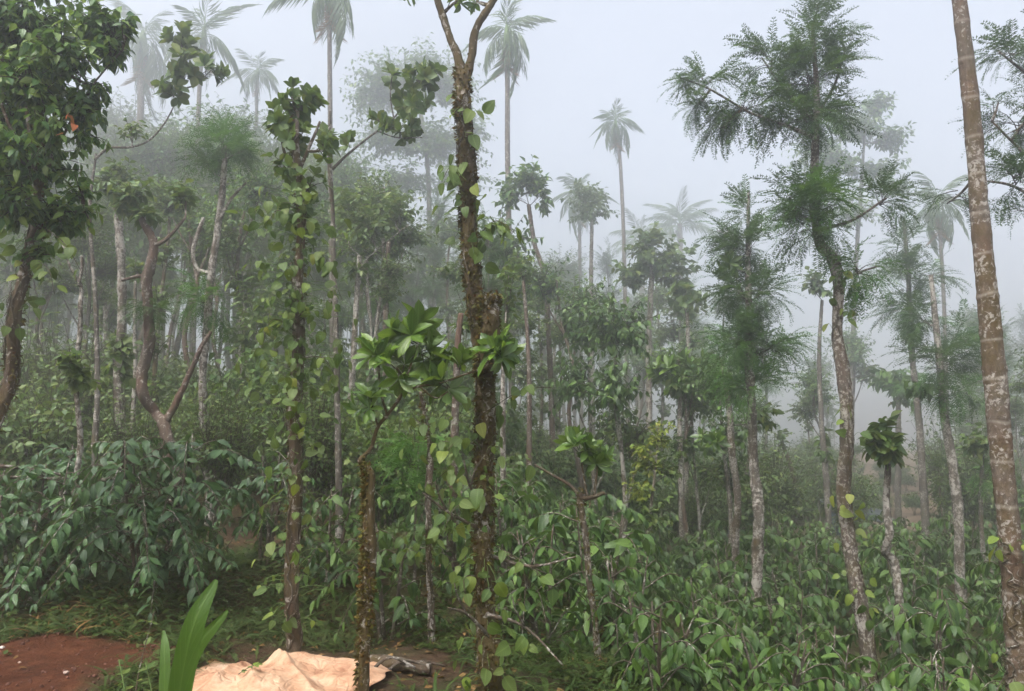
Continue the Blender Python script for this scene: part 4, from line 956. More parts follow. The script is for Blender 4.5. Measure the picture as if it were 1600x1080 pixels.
for lab, d, tr, bk_, cr in (
  ('slim rust-brown trunk close behind the glossy sapling', 13.0, [(608, 380, 9), (604, 450, 11), (603, 560, 13), (604, 650, 14), (604, 760, 15)], B_RED, [(610, 330, 0, 46, 44, 'ovate', 34, 8, 15, 0.3), (600, 420, 0, 30, 20, 'tiny', 14, 8, 12, 0.3)]),
  ('red-barked trunk snapped short just behind the forked mossy tree', 8.6, [(720, 490, 11), (716, 540, 13), (714, 600, 14), (710, 680, 15), (708, 760, 16)], B_RED, [(722, 505, 0, 14, 10, 'ovate', 4, 6, 18, 0.3)]),
  ('white-blotched thin stem tucked right behind the forked mossy trunk', 9.5, [(786, 560, 8), (786, 640, 10), (786, 720, 11), (786, 800, 12), (787, 880, 12)], B_PALE, [(780, 520, 0, 16, 30, 'pepper', 12, 6, 17, 0.5), (795, 430, 0.4, 22, 40, 'ovate', 14, 7, 16, 0.4)]),
  ('smooth pinkish pole trunk standing alone in the grey gap', 12.0, [(818, 440, 6), (824, 520, 8), (827, 600, 9), (827, 700, 11), (826, 800, 12)], B_RED, [(820, 425, 0, 22, 20, 'tiny', 14, 8, 11, 0.3), (808, 400, 0.3, 26, 24, 'ovate', 14, 7, 14, 0.3)]),
  ('faint pale trunk with thin crown left of the lone tall palm', 19.0, [(925, 340, 7), (924, 420, 8), (924, 520, 9), (926, 640, 10)], B_PALE, [(920, 330, 0, 44, 30, 'tiny', 40, 9, 10, 0.3), (905, 300, 0.5, 36, 26, 'tiny', 30, 9, 10, 0.3), (930, 300, 0, 24, 20, 'tiny', 14, 9, 10, 0.3)]),
  ('thin pale trunk with a small leaf tuft beside the round dense crown', 15.0, [(1072, 470, 7), (1075, 520, 8), (1073, 600, 9), (1072, 760, 11)], B_PALE, [(1070, 462, 0, 26, 18, 'round', 14, 8, 17, 0.1)]),
  ('faint bare-looking trunk with yellowish climber near the crooked silver oak', 14.5, [(1283, 470, 6), (1280, 560, 8), (1284, 680, 10), (1292, 780, 12), (1296, 880, 13)], B_GREY, [(1275, 440, 0, 26, 22, 'ovate', 16, 8, 15, 0.3), (1288, 690, 0, 10, 40, 'pepper', 8, 6, 14, 0.6)]),
  ('short red-orange forked stump at the far edge of the coffee', 16.0, [(1222, 690, 6), (1236, 730, 8), (1244, 770, 9), (1238, 815, 10), (1230, 850, 10)], B_RED, [(1220, 680, 0, 20, 24, 'tiny', 10, 7, 11, 0.3)]),
  ('dark straight trunk against the bare brown clearing', 17.5, [(1404, 620, 9), (1404, 700, 11), (1403, 780, 12), (1403, 860, 13)], B_GREY, [(1398, 590, 0, 36, 30, 'coffee', 24, 8, 20, 0.6), (1420, 620, 0, 26, 20, 'ovate', 12, 7, 14, 0.4)]),
  ('slender leaning trunk at the rim of the brown clearing', 16.5, [(1436, 630, 6), (1440, 700, 8), (1448, 780, 9), (1456, 850, 10)], B_SPECK, [(1430, 610, 0, 28, 24, 'oakg', 14, 7, 24, 0.3)]),
  ('thin lichen-white stem low beside the vine-clad trunk', 12.5, [(412, 600, 6), (413, 650, 7), (411, 720, 8), (410, 800, 9)], B_PALE, [(405, 560, 0, 34, 40, 'ovate', 26, 8, 15, 0.4), (400, 480, 0.3, 40, 40, 'tiny', 36, 8, 12, 0.3)]),
  ('short pale trunk in the thicket between speckled and vine-clad trees', 13.0, [(382, 560, 7), (378, 640, 9), (377, 720, 10), (378, 790, 11)], B_PALE, [(385, 520, 0, 36, 40, 'ovate', 28, 8, 15, 0.4), (378, 420, 0.4, 36, 44, 'ovate', 30, 8, 15, 0.3)]),
  ('narrow pale stem between the blotched and S-curved trunks', 11.6, [(213, 440, 5), (213, 500, 7), (212, 580, 8), (209, 660, 9)], B_PALE, [(215, 420, 0, 16, 18, 'ovate', 8, 7, 14, 0.3)]),
  ('dark slim stem rising through the coffee near the ringed areca', 12.0, [(1533, 700, 6), (1536, 800, 8), (1535, 900, 9), (1536, 1000, 9)], B_GREY, [(1530, 690, 0, 34, 30, 'ovate', 22, 8, 16, 0.5), (1545, 740, 0.2, 26, 30, 'oakg', 14, 7, 24, 0.4)]),
):
    T('slim_tree', lab, d, tr, bk_, cr)
# soft feathery sapling beside the thin pole
T('feathery_sapling', 'bright feathery sapling between the thin pole and the glossy-leaved sapling', 8.0,
  [(655, 690, 3), (650, 760, 4), (648, 840, 5), (648, 900, 6)], B_TWIG, [(640, 725, 0, 26, 26, 'oakg', 22, 7, 36, 0.3), (655, 690, 0, 20, 18, 'oakg', 10, 7, 34, 0.2), (640, 770, 0, 24, 18, 'oakg', 12, 6, 34, 0.5)], cat='sapling')

# ================================================================== palms in the mist
palm('areca_palm', 'lone thin areca palm with drooping browned crown against bare sky', 23.5, [(962, 205, 6.5), (968, 240, 7), (973, 330, 7.5), (976, 430, 8), (980, 600, 9)], 15, 0.8, dry=4, elev=(85, -60), seed=5)
palm('areca_palm', 'broad-crowned areca palm just past the right limb of the forked trunk', 17.5, [(792, 70, 10), (793, 150, 10), (793, 240, 10.5), (796, 400, 11), (800, 640, 12)], 13, 1.02, dry=3, elev=(75, -45), seed=6)
palm('areca_palm', 'tall areca palm whose crown is cut by the top of the view', 16.0, [(515, 2, 9), (515, 70, 9.5), (516, 200, 10), (517, 340, 10.5), (520, 560, 12)], 11, 1.02, dry=3, elev=(75, -40), seed=8)
palm('areca_palm', 'misty areca palm spreading stiff fronds between the leaning canopy and tall palm', 20.5, [(318, 70, 8.5), (312, 130, 9), (308, 260, 9), (305, 420, 10), (300, 600, 11)], 12, 1.05, dry=1, elev=(80, -30), seed=9)
palm('areca_palm', 'faintest grey areca palm directly behind the leaning dark canopy', 25, [(222, 80, 13), (220, 160, 14), (218, 300, 14), (215, 600, 15)], 13, 1.55, dry=4, elev=(80, -60), seed=10)
palm('areca_palm', 'smaller misty areca palm with bristling head, lower than its neighbours', 26, [(402, 125, 6), (401, 180, 6.5), (400, 300, 7), (398, 560, 8)], 12, 0.88, dry=1, elev=(85, -25), seed=12)
palm('areca_palm', 'misty areca palm between the crooked silver oak and the ringed trunk', 21, [(1466, 335, 7), (1471, 400, 7), (1475, 480, 7.5), (1480, 640, 8)], 12, 0.95, dry=3, elev=(80, -40), seed=13)
palm('coconut_palm', 'ghostly coconut palm with long upright fronds above the round-crowned tree', 36, [(1062, 350, 10), (1064, 430, 11), (1066, 700, 13)], 12, 0.68, fr=FR_COCO, elev=(85, -10), seed=14, shaft=False)
palm('coconut_palm', 'ghostly coconut palm low in the mist beside the lone areca trunk', 38, [(1002, 375, 10), (1003, 450, 11), (1004, 700, 13)], 11, 0.62, fr=FR_COCO, elev=(75, -20), seed=15, shaft=False)
palm('areca_palm', 'faded palm at the misty tree line right behind the thin pale trunk', 30, [(905, 320, 6), (906, 400, 6.5), (908, 640, 8)], 11, 1.2, dry=1, elev=(80, -40), seed=16)

# ================================================================== misty stand: repeated kinds
def proto_tree(name, seed, H, bark, crowns, r=0.045, limbs=2, lean=0.15):
    """trunk of height H at the origin; crowns: (x,y,z,rx,rz,kind,twigs,leaves,size,droop)"""
    rng = np.random.default_rng(seed)
    root = empty(name, (0, 0, -50), 'x', 'tree')
    mb = MB(); n = 7
    z = np.linspace(-0.3, H, n); P = np.stack((np.cumsum(rng.normal(size=n)) * lean * 0.4, np.cumsum(rng.normal(size=n)) * lean * 0.4, z), -1); P -= P[0] * np.array((1, 1, 0))
    Pt, _, _ = tube(mb, P, np.linspace(r * 1.2, r * 0.5, n), 9, 44, 0, 0.2, seed)
    kids = []
    by = {}
    for (x, y, zz, rx, rz, kind, nt, lpt, sz, dro) in crowns:
        i = int(np.clip((zz - 0.5 * rz) / H, 0, 1) * 43)
        b = Pt[i]; c = np.array((b[0] + x, b[1] + y, zz))
        Tm, lm, mode = CROWN_KINDS[kind]
        M, tw = cluster(rng, b, c, (rx, rx, rz), int(nt * 0.75) if mode == 'frond' else nt, lpt, sz, dro, mode)
        if np.hypot(x, y) > 0.2:
            b2 = Pt[max(0, i - 6)]
            tube(mb, (b2, (b2 + c) / 2 + np.array((0, 0, -0.1)), c), (r * 0.45, r * 0.35, r * 0.15), 6, 9, 0, 0.15, seed + zz)
        by.setdefault(kind, []).append((M, tw))
    kids.append(obj('trunk', mb.mesh('trunk', bark), root))
    for k, (kind, lst) in enumerate(by.items()):
        Tm, lm, mode = CROWN_KINDS[kind]
        c = MB(); c.inst(Tm, np.concatenate([x[0] for x in lst]), 0); add_twigs(c, [t for x in lst for t in x[1]], 0.008, 1)
        o = obj('crown' if k == 0 else 'side_crown', c.mesh('crown', [lm, B_DARKTWIG]), root); tag(o, kind='stuff'); kids.append(o)
    KIDS[root.name] = kids
    return root, H
def col_vine(z0, z1, n): return [(0, 0, z, 0.35, 0.45, 'pepper', int(n * 1.6), 6, 0.11, 0.6) for z in np.arange(z0, z1, 0.8)]
PR = [
  (proto_tree('misty_tree', 201, 6.6, B_PALE, [(0, 0, 6.3, 0.8, 0.7, 'ovate', 100, 9, 0.128, 0.3), (0.6, 0.2, 5.6, 0.7, 0.5, 'ovate', 72, 8, 0.128, 0.3), (-0.6, -0.3, 5.2, 0.6, 0.5, 'ovate', 60, 8, 0.128, 0.3), (0.2, -0.6, 4.6, 0.5, 0.4, 'tiny', 48, 8, 0.096, 0.3)]), 'slim pale tree with loose head'),
  (proto_tree('misty_tree', 202, 6.2, B_SPECK, [(0, 0, 6.0, 0.45, 0.7, 'oak', 61, 7, 0.245, 0.1), (0, 0, 5.0, 0.7, 0.6, 'oak', 74, 7, 0.259, 0.2), (0.1, 0, 4.1, 0.7, 0.5, 'oakg', 61, 7, 0.259, 0.3), (-0.2, 0.1, 3.2, 0.5, 0.4, 'oak', 34, 7, 0.245, 0.3)]), 'narrow feathery tree, leafy low down'),
  (proto_tree('misty_tree', 203, 5.6, B_RED, [(0.5, 0, 5.6, 0.8, 0.65, 'dark', 100, 9, 0.122, 0.3), (-0.6, 0.2, 5.1, 0.8, 0.6, 'dark', 92, 9, 0.122, 0.3), (0, -0.4, 4.6, 0.7, 0.5, 'ovate', 68, 8, 0.122, 0.3)] , r=0.055, lean=0.3), 'crooked tree with rounded dark crown'),
  (proto_tree('misty_tree', 204, 5.4, B_BROWN, col_vine(1.0, 4.8, 12) + [(0, 0, 5.2, 0.7, 0.5, 'ovate', 68, 8, 0.128, 0.3)]), 'trunk sleeved in broad climber leaves'),
  (proto_tree('misty_tree', 205, 7.0, B_GREY, [(0, 0, 6.8, 1.3, 0.8, 'tiny', 160, 11, 0.102, 0.3), (0.9, 0.3, 6.0, 1.0, 0.6, 'tiny', 100, 10, 0.102, 0.3), (-0.9, 0.1, 5.6, 1.0, 0.6, 'tiny', 100, 10, 0.102, 0.3), (0.1, -0.9, 5.0, 0.9, 0.5, 'tiny', 72, 10, 0.102, 0.3)], r=0.06), 'airy small-leaved spreading tree'),
  (proto_tree('misty_tree', 206, 4.2, B_PALE, [(0, 0, 4.0, 0.7, 0.7, 'coffee', 80, 9, 0.141, 0.7), (0.4, 0, 3.0, 0.6, 0.5, 'coffee', 56, 9, 0.141, 0.7), (-0.4, 0.2, 2.3, 0.6, 0.5, 'ovate', 52, 8, 0.122, 0.5)], r=0.04), 'low bushy-headed tree'),
]
MARKS = ((150, 'the leaning dark canopy'), (300, 'the S-curved tree'), (410, 'the rust-and-white speckled trunk'), (520, 'the vine-clad tree'), (690, 'the glossy sapling'), (800, 'the forked trunk'), (960, 'the lopped stem'), (1110, 'the lime shrub'), (1240, 'the twin oak'), (1355, 'the crooked oak'), (1460, 'the pale crooked stem'), (9999, 'the ringed areca'))
def mark(px): return next(m for lim, m in MARKS if px < lim)
used = set()
SKY = ([0, 150, 300, 420, 520, 620, 720, 800, 870, 960, 1040, 1120, 1180, 1250, 1320, 1400, 1480, 1560, 1680], [170, 175, 195, 215, 250, 270, 300, 325, 350, 390, 400, 415, 455, 500, 480, 460, 470, 480, 470])
rng = np.random.default_rng(77)
spots = []
def far_enough(x, y, r): return all((x - a) ** 2 + (y - b) ** 2 > r * r for a, b in spots)
tries = 0
while len(spots) < 200 and tries < 6000:
    tries += 1
    d = 12.0 + 26 * rng.random() ** 1.25
    px = rng.uniform(-120, 1720)
    if 1215 < px < 1260 and d < 30: continue
    if 1335 < px < 1480 and d > 14: continue
    if px > 1180 and rng.random() < 0.3: continue
    d = deep(d)
    x = (px - 800) / F * d / CP
    if not far_enough(x, d, 1.1): continue
    spots.append((x, d))
    py = np.interp(px, *SKY) + rng.uniform(-10, 190) * (1.0 if rng.random() < 0.75 else 1.5)
    k = int(rng.choice(6, p=(0.2, 0.16, 0.17, 0.2, 0.12, 0.15)))
    (root, H), desc = PR[k]
    g = gh(x, d); top = at(px, py, d)[2]
    s = np.clip((top - g) / (H + 0.5), 0.45, 2.6)
    where = mark(px); depth = 'clear of the mist' if d < 22 else ('greyed by mist' if d < 38 else 'nearly lost in mist')
    lab = f'{desc}, {depth}, behind {where}'; grp = lab
    kw = dict(loc=(x, d, g), rotz=rng.uniform(0, 6.28), scale=(s * rng.uniform(0.85, 1.1), s * rng.uniform(0.85, 1.1), s))
    if k not in used:
        used.add(k); root.location = kw['loc']; root.rotation_euler = (0, 0, kw['rotz']); root.scale = kw['scale']; tag(root, lab, 'tree', grp)
    else: copy_tree(root, kw['loc'], kw['rotz'], kw['scale'], lab, grp)

# --- tall airy trees closing the canopy behind the thin-armed tree
for k in range(18):
    px = 140 + 20 * k + rng.uniform(-14, 14); d = rng.uniform(30, 52); x = (px - 800) / F * d / CP; g = gh(x, d)
    (root, H), desc = PR[(4, 0, 4, 2)[k % 4]]
    s = (at(px, rng.uniform(150, 250), d)[2] - g) / (H + 0.6); lab = f'tall {desc} closing the canopy behind {mark(px)}'
    copy_tree(root, (x, d, g), rng.uniform(0, 6.28), (s * 0.95, s * 0.95, s), lab, lab)

# --- undergrowth shrubs below the stand
def proto_shrub(seed, H, R, kind, nt, lpt, sz, dro):
    rng = np.random.default_rng(seed); root = empty('shrub', (0, 0, -50), 'x', 'shrub')
    mb = MB(); st = MB(); lst = []
    for k in range(5):
        a = rng.random() * 6.3; q = np.array((math.cos(a) * R * 0.45 * (k > 0), math.sin(a) * R * 0.45 * (k > 0), H * rng.uniform(0.45, 0.75)))
        tube(st, ((0, 0, -0.2), q * np.array((0.4, 0.4, 0.6)), q), (0.02, 0.016, 0.008), 5, 8, 0)
        M, tw = cluster(rng, q * np.array((0.5, 0.5, 0.4)), q, (R * 0.6, R * 0.6, H * 0.42), nt, lpt, sz, dro, CROWN_KINDS[kind][2])
        mb.inst(CROWN_KINDS[kind][0], M, 0); add_twigs(mb, tw, 0.006, 1)
    a = obj('stem', st.mesh('stem', B_TWIG), root)
    b = obj('foliage', mb.mesh('foliage', [CROWN_KINDS[kind][1], B_DARKTWIG]), root); tag(b, kind='stuff')
    KIDS[root.name] = [a, b]
    return root
SH = [(proto_shrub(301, 1.7, 1.0, 'ovate', 56, 8, 0.105, 0.5), 'grey-green broad-leaved shrub'), (proto_shrub(302, 1.5, 1.0, 'coffee', 50, 8, 0.125, 0.7), 'hanging-leaved coffee shrub'), (proto_shrub(303, 2.0, 0.9, 'tiny', 66, 9, 0.08, 0.3), 'fine-leaved upright shrub')]
usedS = set(); sp2 = []; tries = 0
while len(sp2) < 290 and tries < 6000:
    tries += 1
    d = 10.5 + 20 * rng.random() ** 1.1; px = rng.uniform(-100, 1700)
    if px > 780 and d < 15: continue
    if px < 420 and d < 9.5: continue
    if 1335 < px < 1470 and d > 15: continue
    d = deep(d) - 1.0
    x = (px - 800) / F * d / CP
    if not all((x - a) ** 2 + (d - b) ** 2 > 0.95 ** 2 for a, b in sp2): continue
    sp2.append((x, d)); k = int(rng.choice(3, p=(0.4, 0.35, 0.25))); root, desc = SH[k]
    where = mark(px); depth = 'dark' if d < 17 else ('misty' if d < 28 else 'faint')
    lab = f'{depth} {desc} in the undergrowth behind {where}'; grp = lab
    s = rng.uniform(0.75, 1.35) * (1.5 if d > 14 else 1.0); loc = (x, d, gh(x, d)); rz = rng.uniform(0, 6.28)
    if k not in usedS: usedS.add(k); root.location = loc; root.rotation_euler = (0, 0, rz); root.scale = (s,) * 3; tag(root, lab, 'shrub', grp)
    else: copy_tree(root, loc, rz, s, lab, grp)

for k in range(16):
    px = rng.uniform(1320, 1500); d = rng.uniform(32, 58); x = (px - 800) / F * d / CP
    copy_tree(SH[k % 3][0], (x, d, gh(x, d)), rng.uniform(0, 6.28), rng.uniform(0.35, 0.85), f'small {SH[k % 3][1]} on the brown clearing', f'small {SH[k % 3][1]} on the clearing')
# ================================================================== coffee
def cx(px, d): return (px - 800) / F * d / CP
near_coffee('wide dark glossy coffee bush on the bank above the red soil', cx(250, 7.6), 7.6, 1.5, 1.15, 60, 300, 401, 0.15, 0.55)
near_coffee('dark coffee bush at the corner under the leaning trunk', cx(60, 7.4), 7.4, 1.35, 0.95, 48, 280, 402, 0.15, 0.55)
near_coffee('higher coffee bush standing behind the two dark glossy bushes', cx(170, 8.9), 8.9, 1.45, 1.1, 39, 220, 403, 0.16, 0.5)
near_coffee('coffee bush with rounder leaves directly behind the peach cloth trunk', cx(420, 8.2), 8.2, 1.25, 0.8, 24, 180, 404, 0.14, 0.5)
near_coffee('bright coffee bush between sapling stem and thin pole', cx(615, 7.0), 7.0, 1.05, 0.62, 21, 220, 405, 0.15, 1.15, True)
near_coffee('coffee bush behind the mossy sapling stem', cx(520, 7.8), 7.8, 1.15, 0.7, 21, 180, 406, 0.145, 0.6, True)
near_coffee('coffee bush filling the gap behind thin pole and forked trunk', cx(700, 8.2), 8.2, 1.15, 0.8, 24, 180, 407, 0.15, 0.7, True)
near_coffee('coffee bush just past the forked trunk foot', cx(850, 7.0), 7.0, 1.15, 0.75, 24, 220, 408, 0.15, 0.75, True)
near_coffee('coffee bush around the lopped stem with leaf tufts', cx(965, 7.6), 7.6, 1.15, 0.8, 24, 220, 409, 0.16, 0.8, True)
near_coffee('coffee bush in front of the twin silver oak', cx(1100, 7.4), 7.4, 1.05, 0.85, 24, 220, 410, 0.165, 1.15, True)
near_coffee('coffee bush between twin silver oak and crooked oak feet', cx(1260, 7.8), 7.8, 1.15, 0.85, 24, 220, 411, 0.165, 1.15, True)
near_coffee('coffee bush around the crooked pale stem foot', cx(1430, 7.8), 7.8, 1.1, 0.85, 24, 220, 412, 0.165, 1.15, True)
near_coffee('coffee bush at the foot of the ringed areca', cx(1560, 7.2), 7.2, 1.0, 0.8, 21, 200, 413, 0.165, 1.15, True)
near_coffee('coffee bush low in front of the crooked oak foot', cx(1190, 6.4), 6.4, 0.8, 0.7, 18, 200, 414, 0.16, 1.15, True)
near_coffee('coffee bush low at the bottom edge between lopped stem and twin oak', cx(1010, 6.3), 6.3, 0.75, 0.6, 18, 180, 415, 0.16, 1.15, True)
near_coffee('coffee bush low at the bottom edge before the crooked pale stem', cx(1440, 6.3), 6.3, 0.75, 0.65, 18, 180, 416, 0.16, 1.15, True)
def proto_coffee(seed, H, R, nb):
    rng = np.random.default_rng(seed); M, st = coffee_leaves(rng, H, R, nb, size=0.19, droop=0.9)
    root = empty('coffee_bush', (0, 0, -50), 'x', 'bush'); mb = MB(); mb.inst(T_COFFEE_LO, M, 0)
    a = obj('stem', st.mesh('stem', B_TWIG), root); b = obj('foliage', mb.mesh('foliage', L_FIELD), root); tag(b, kind='stuff'); KIDS[root.name] = [a, b]
    return root
PC = [proto_coffee(501, 1.35, 0.8, 27), proto_coffee(502, 1.5, 0.75, 30), proto_coffee(503, 1.2, 0.85, 27)]
usedC = set()
for row, d in enumerate(np.arange(8.9, 21.0, 1.35)):
    w = 1.5
    x = cx(780 if d < 10 else 640, d) + 0.5 * (row % 2) * w
    while x < cx(1690, d):
        xx = x + rng.normal() * 0.18; yy = d + rng.normal() * 0.2; k = int(rng.integers(3)); root = PC[k]
        px = 800 + xx / yy * F
        x += w
        if d > 15 and px < 760: continue
        rowname = ('front', 'second', 'third', 'fourth', 'fifth', 'sixth', 'seventh', 'eighth', 'ninth')[min(row, 8)]
        lab = f'drooping-leaved coffee bush in the {rowname} coffee row, in line with {mark(px)}'; grp = lab
        s = rng.uniform(0.85, 1.15); loc = (xx, yy, gh(xx, yy)); rz = rng.uniform(0, 6.28)
        if k not in usedC: usedC.add(k); root.location = loc; root.rotation_euler = (0, 0, rz); root.scale = (s,) * 3; tag(root, lab, 'bush', grp)
        else: copy_tree(root, loc, rz, s, lab, grp)

# ================================================================== peach cloth, log, small things
def make_cloth():
    nx, ny = 150, 90
    x0, x1, y0, y1 = cx(285, 5.2), cx(596, 5.3), 4.35, 5.95
    tx, ty = cx(456, 5.9), 5.8
    U, V_ = np.meshgrid(np.linspace(0, 1, nx), np.linspace(0, 1, ny))
    X = x0 + (x1 - x0) * U; Y = y0 + (y1 - y0) * V_
    # ragged outline
    X = X + (0.05 * np.sin(9 * V_ + 1) + 0.02 * np.sin(31 * V_)) * (2 * np.abs(U - 0.5)) ** 3 * np.sign(U - 0.5)
    Y = Y + (0.07 * np.sin(8 * U) + 0.03 * np.sin(27 * U + 2)) * (2 * np.abs(V_ - 0.5)) ** 3
    H = 0.065 * np.exp(-((U - 0.32) / 0.34) ** 6) * sstep(0, 0.25, V_) * sstep(1.0, 0.72, V_) + 0.045 * np.exp(-((U - 0.76) / 0.3) ** 6) * sstep(0, 0.3, V_) * sstep(1.0, 0.7, V_)
    nz = np.zeros_like(X)
    for i in range(ny):
        for j in range(nx):
            p = Vector((X[i, j] * 2.4, Y[i, j] * 2.4, 3.0))
            r1 = abs(mnoise.noise(p * 0.8 + Vector((mnoise.noise(p * 1.1) * 0.9, 0, 0)))); r2 = abs(mnoise.noise(p * 2.2 + Vector((5, 1, 0)))); r3 = abs(mnoise.noise(p * 5.1))
            vd, _ = mnoise.voronoi(Vector((X[i, j] * 4.0 + 1.1 * mnoise.noise(p), Y[i, j] * 3.0 + 0.6 * mnoise.noise(p * 1.3), 0.3))); vd2, _ = mnoise.voronoi(Vector((X[i, j] * 9 + 1.4 * mnoise.noise(p * 2), Y[i, j] * 5 + mnoise.noise(p * 1.7), 1.3)))
            nz[i, j] = 0.024 * max(0, 1 - 1.6 * vd[0] ** 2) + 0.009 * max(0, 1 - 1.6 * vd2[0] ** 2) + 0.02 * r1 ** 0.8 + 0.035 * r2 ** 0.8 + 0.01 * r3
    edge = sstep(0, 0.1, U) * sstep(1, 0.9, U) * sstep(1, 0.88, V_)
    H = H + nz * (0.25 + 0.75 * edge)
    # standing folds gathered in front of the trunk
    def ridge(ax, ay, bx, by, h, w):
        dx, dy = bx - ax, by - ay; t = np.clip(((X - ax) * dx + (Y - ay) * dy) / (dx * dx + dy * dy), 0, 1)
        dist = np.hypot(X - ax - t * dx, Y - ay - t * dy)
        return h * (0.35 + 0.65 * t) * np.exp(-(dist / w) ** 1.3)
    H = H + ridge(tx - 0.16, 4.5, tx - 0.09, 5.4, 0.1, 0.06) + ridge(tx + 0.5, 4.9, tx + 0.07, 5.55, 0.09, 0.05) + ridge(tx + 0.2, 4.7, tx + 0.02, 5.2, 0.05, 0.05)
    hole = np.exp(-((np.hypot(X - tx, Y - ty)) / 0.12) ** 2); H = H * (1 - 0.6 * hole)
    Z = ground_h(X, Y) + 0.012 + H
    P = np.stack((X, Y, Z), -1).reshape(-1, 3)
    i, j = np.meshgrid(np.arange(ny - 1), np.arange(nx - 1), indexing='ij')
    q = np.stack((i * nx + j, i * nx + j + 1, (i + 1) * nx + j + 1, (i + 1) * nx + j), -1).reshape(-1)
    mb = MB(); mb.add(P, q, np.full((ny - 1) * (nx - 1), 4))
    m, nt, out = new_mat('peach_cloth')
    tc = N(nt, 'ShaderNodeTexCoord'); v = tc.outputs['Object']
    c = ramp(nt, noise_(nt, v, 5, 6, 0.65), [(0.34, (0.3, 0.135, 0.07)), (0.46, (0.46, 0.26, 0.15)), (0.6, (0.55, 0.36, 0.23)), (0.75, (0.6, 0.44, 0.31))]).outputs[0]
    dirt = ramp(nt, noise_(nt, v, 8, 8, 0.75), [(0.6, (0, 0, 0)), (0.72, (1, 1, 1))]).outputs[0]
    c = mixc(nt, math_(nt, 'MULTIPLY', dirt, 0.35), c, (0.35, 0.13, 0.07))
    p = N(nt, 'ShaderNodeBsdfPrincipled'); p.inputs['Roughness'].default_value = 0.7; nt.links.new(c, p.inputs['Base Color'])
    b = N(nt, 'ShaderNodeBump'); b.inputs['Strength'].default_value = 0.6; b.inputs['Distance'].default_value = 0.01
    vo = N(nt, 'ShaderNodeTexVoronoi', feature='DISTANCE_TO_EDGE'); vo.inputs['Scale'].default_value = 11.0
    dv = N(nt, 'ShaderNodeVectorMath', operation='MULTIPLY_ADD'); nz_ = nt.nodes.new('ShaderNodeTexNoise'); nz_.inputs['Scale'].default_value = 4.0; nt.links.new(v, nz_.inputs['Vector'])
    nt.links.new(nz_.outputs['Color'], dv.inputs[0]); dv.inputs[1].default_value = (0.3, 0.3, 0.3); nt.links.new(v, dv.inputs[2]); nt.links.new(dv.outputs[0], vo.inputs['Vector'])
    cr = ramp(nt, vo.outputs['Distance'], [(0.0, (0, 0, 0)), (0.18, (1, 1, 1))]).outputs[0]
    nt.links.new(math_(nt, 'ADD', cr, math_(nt, 'MULTIPLY', noise_(nt, v, 24, 6, 0.6, 1.5), 0.8)), b.inputs['Height']); nt.links.new(b.outputs[0], p.inputs['Normal'])
    tr = N(nt, 'ShaderNodeBsdfTranslucent'); nt.links.new(c, tr.inputs['Color'])
    ms = N(nt, 'ShaderNodeMixShader'); ms.inputs[0].default_value = 0.15
    nt.links.new(p.outputs[0], ms.inputs[1]); nt.links.new(tr.outputs[0], ms.inputs[2]); nt.links.new(ms.outputs[0], out.inputs['Surface'])
    o = obj('cloth', mb.mesh('cloth', m)); tag(o, 'crumpled peach cloth heaped on the ground around a trunk foot', 'cloth')
    sol = o.modifiers.new('thickness', 'SOLIDIFY'); sol.thickness = 0.003
    return o
make_cloth()
def sprig(label, x, y, z, n, L, size, seed):
    rng = np.random.default_rng(seed); root = empty('leafy_sprig', (x, y, z), label, 'sprig'); mb = MB()
    Q = catmull([(0, 0, 0.01), (L * 0.5, 0.03, 0.05), (L, 0.02, 0.06)], 10); tube(mb, Q, np.linspace(0.003, 0.0015, 10), 4, 10, 0)
    obj('stem', mb.mesh('stem', B_DARKTWIG), root)
    for k in range(n):
        p = Q[int(1 + 8 * k / n)]; s = 1 if k % 2 else -1
        obj('leaf', ME_DARK[k % 3], root, frames(p, (0.6, s * 0.8, 0.3 + rng.normal() * 0.2), (0, -0.3, 1), size * rng.uniform(0.7, 1.1))[0])
sprig('small green leafy sprig lying on the peach cloth', cx(395, 5.0), 5.0, 0.2, 9, 0.14, 0.055, 1)
sprig('tiny dark leaf twig on the left corner of the peach cloth', cx(305, 5.05), 5.05, 0.17, 4, 0.07, 0.035, 2)
# fallen log behind the cloth
mb = MB(); lx, ly = cx(575, 5.9), 5.9
tube(mb, [(lx, ly, gh(lx, ly) + 0.05), (lx + 0.25, ly - 0.03, gh(lx + .25, ly) + 0.055), (lx + 0.52, ly - 0.06, gh(lx + .52, ly) + 0.045)], (0.05, 0.047, 0.04), 12, 20, 0, 0.2, 9)
tag(obj('log', mb.mesh('log', B_BROWN)), 'short brown log lying behind the peach cloth by the sapling stem', 'log')
mb = MB()
for k in range(3):
    a = (cx(590 + 20 * k, 5.6), 5.6 + 0.12 * k); tube(mb, [(a[0], a[1], gh(*a) + 0.03), (a[0] + 0.12, a[1] + 0.1, gh(*a) + 0.1 - 0.02 * k), (a[0] + 0.3, a[1] + 0.1, gh(*a) + 0.03)], (0.014, 0.012, 0.008), 6, 10, 0, 0.2, k)
tag(obj('dead_branch', mb.mesh('dead_branch', B_TWIG)), 'crooked dead branch lying across the log by the sapling', 'branch')
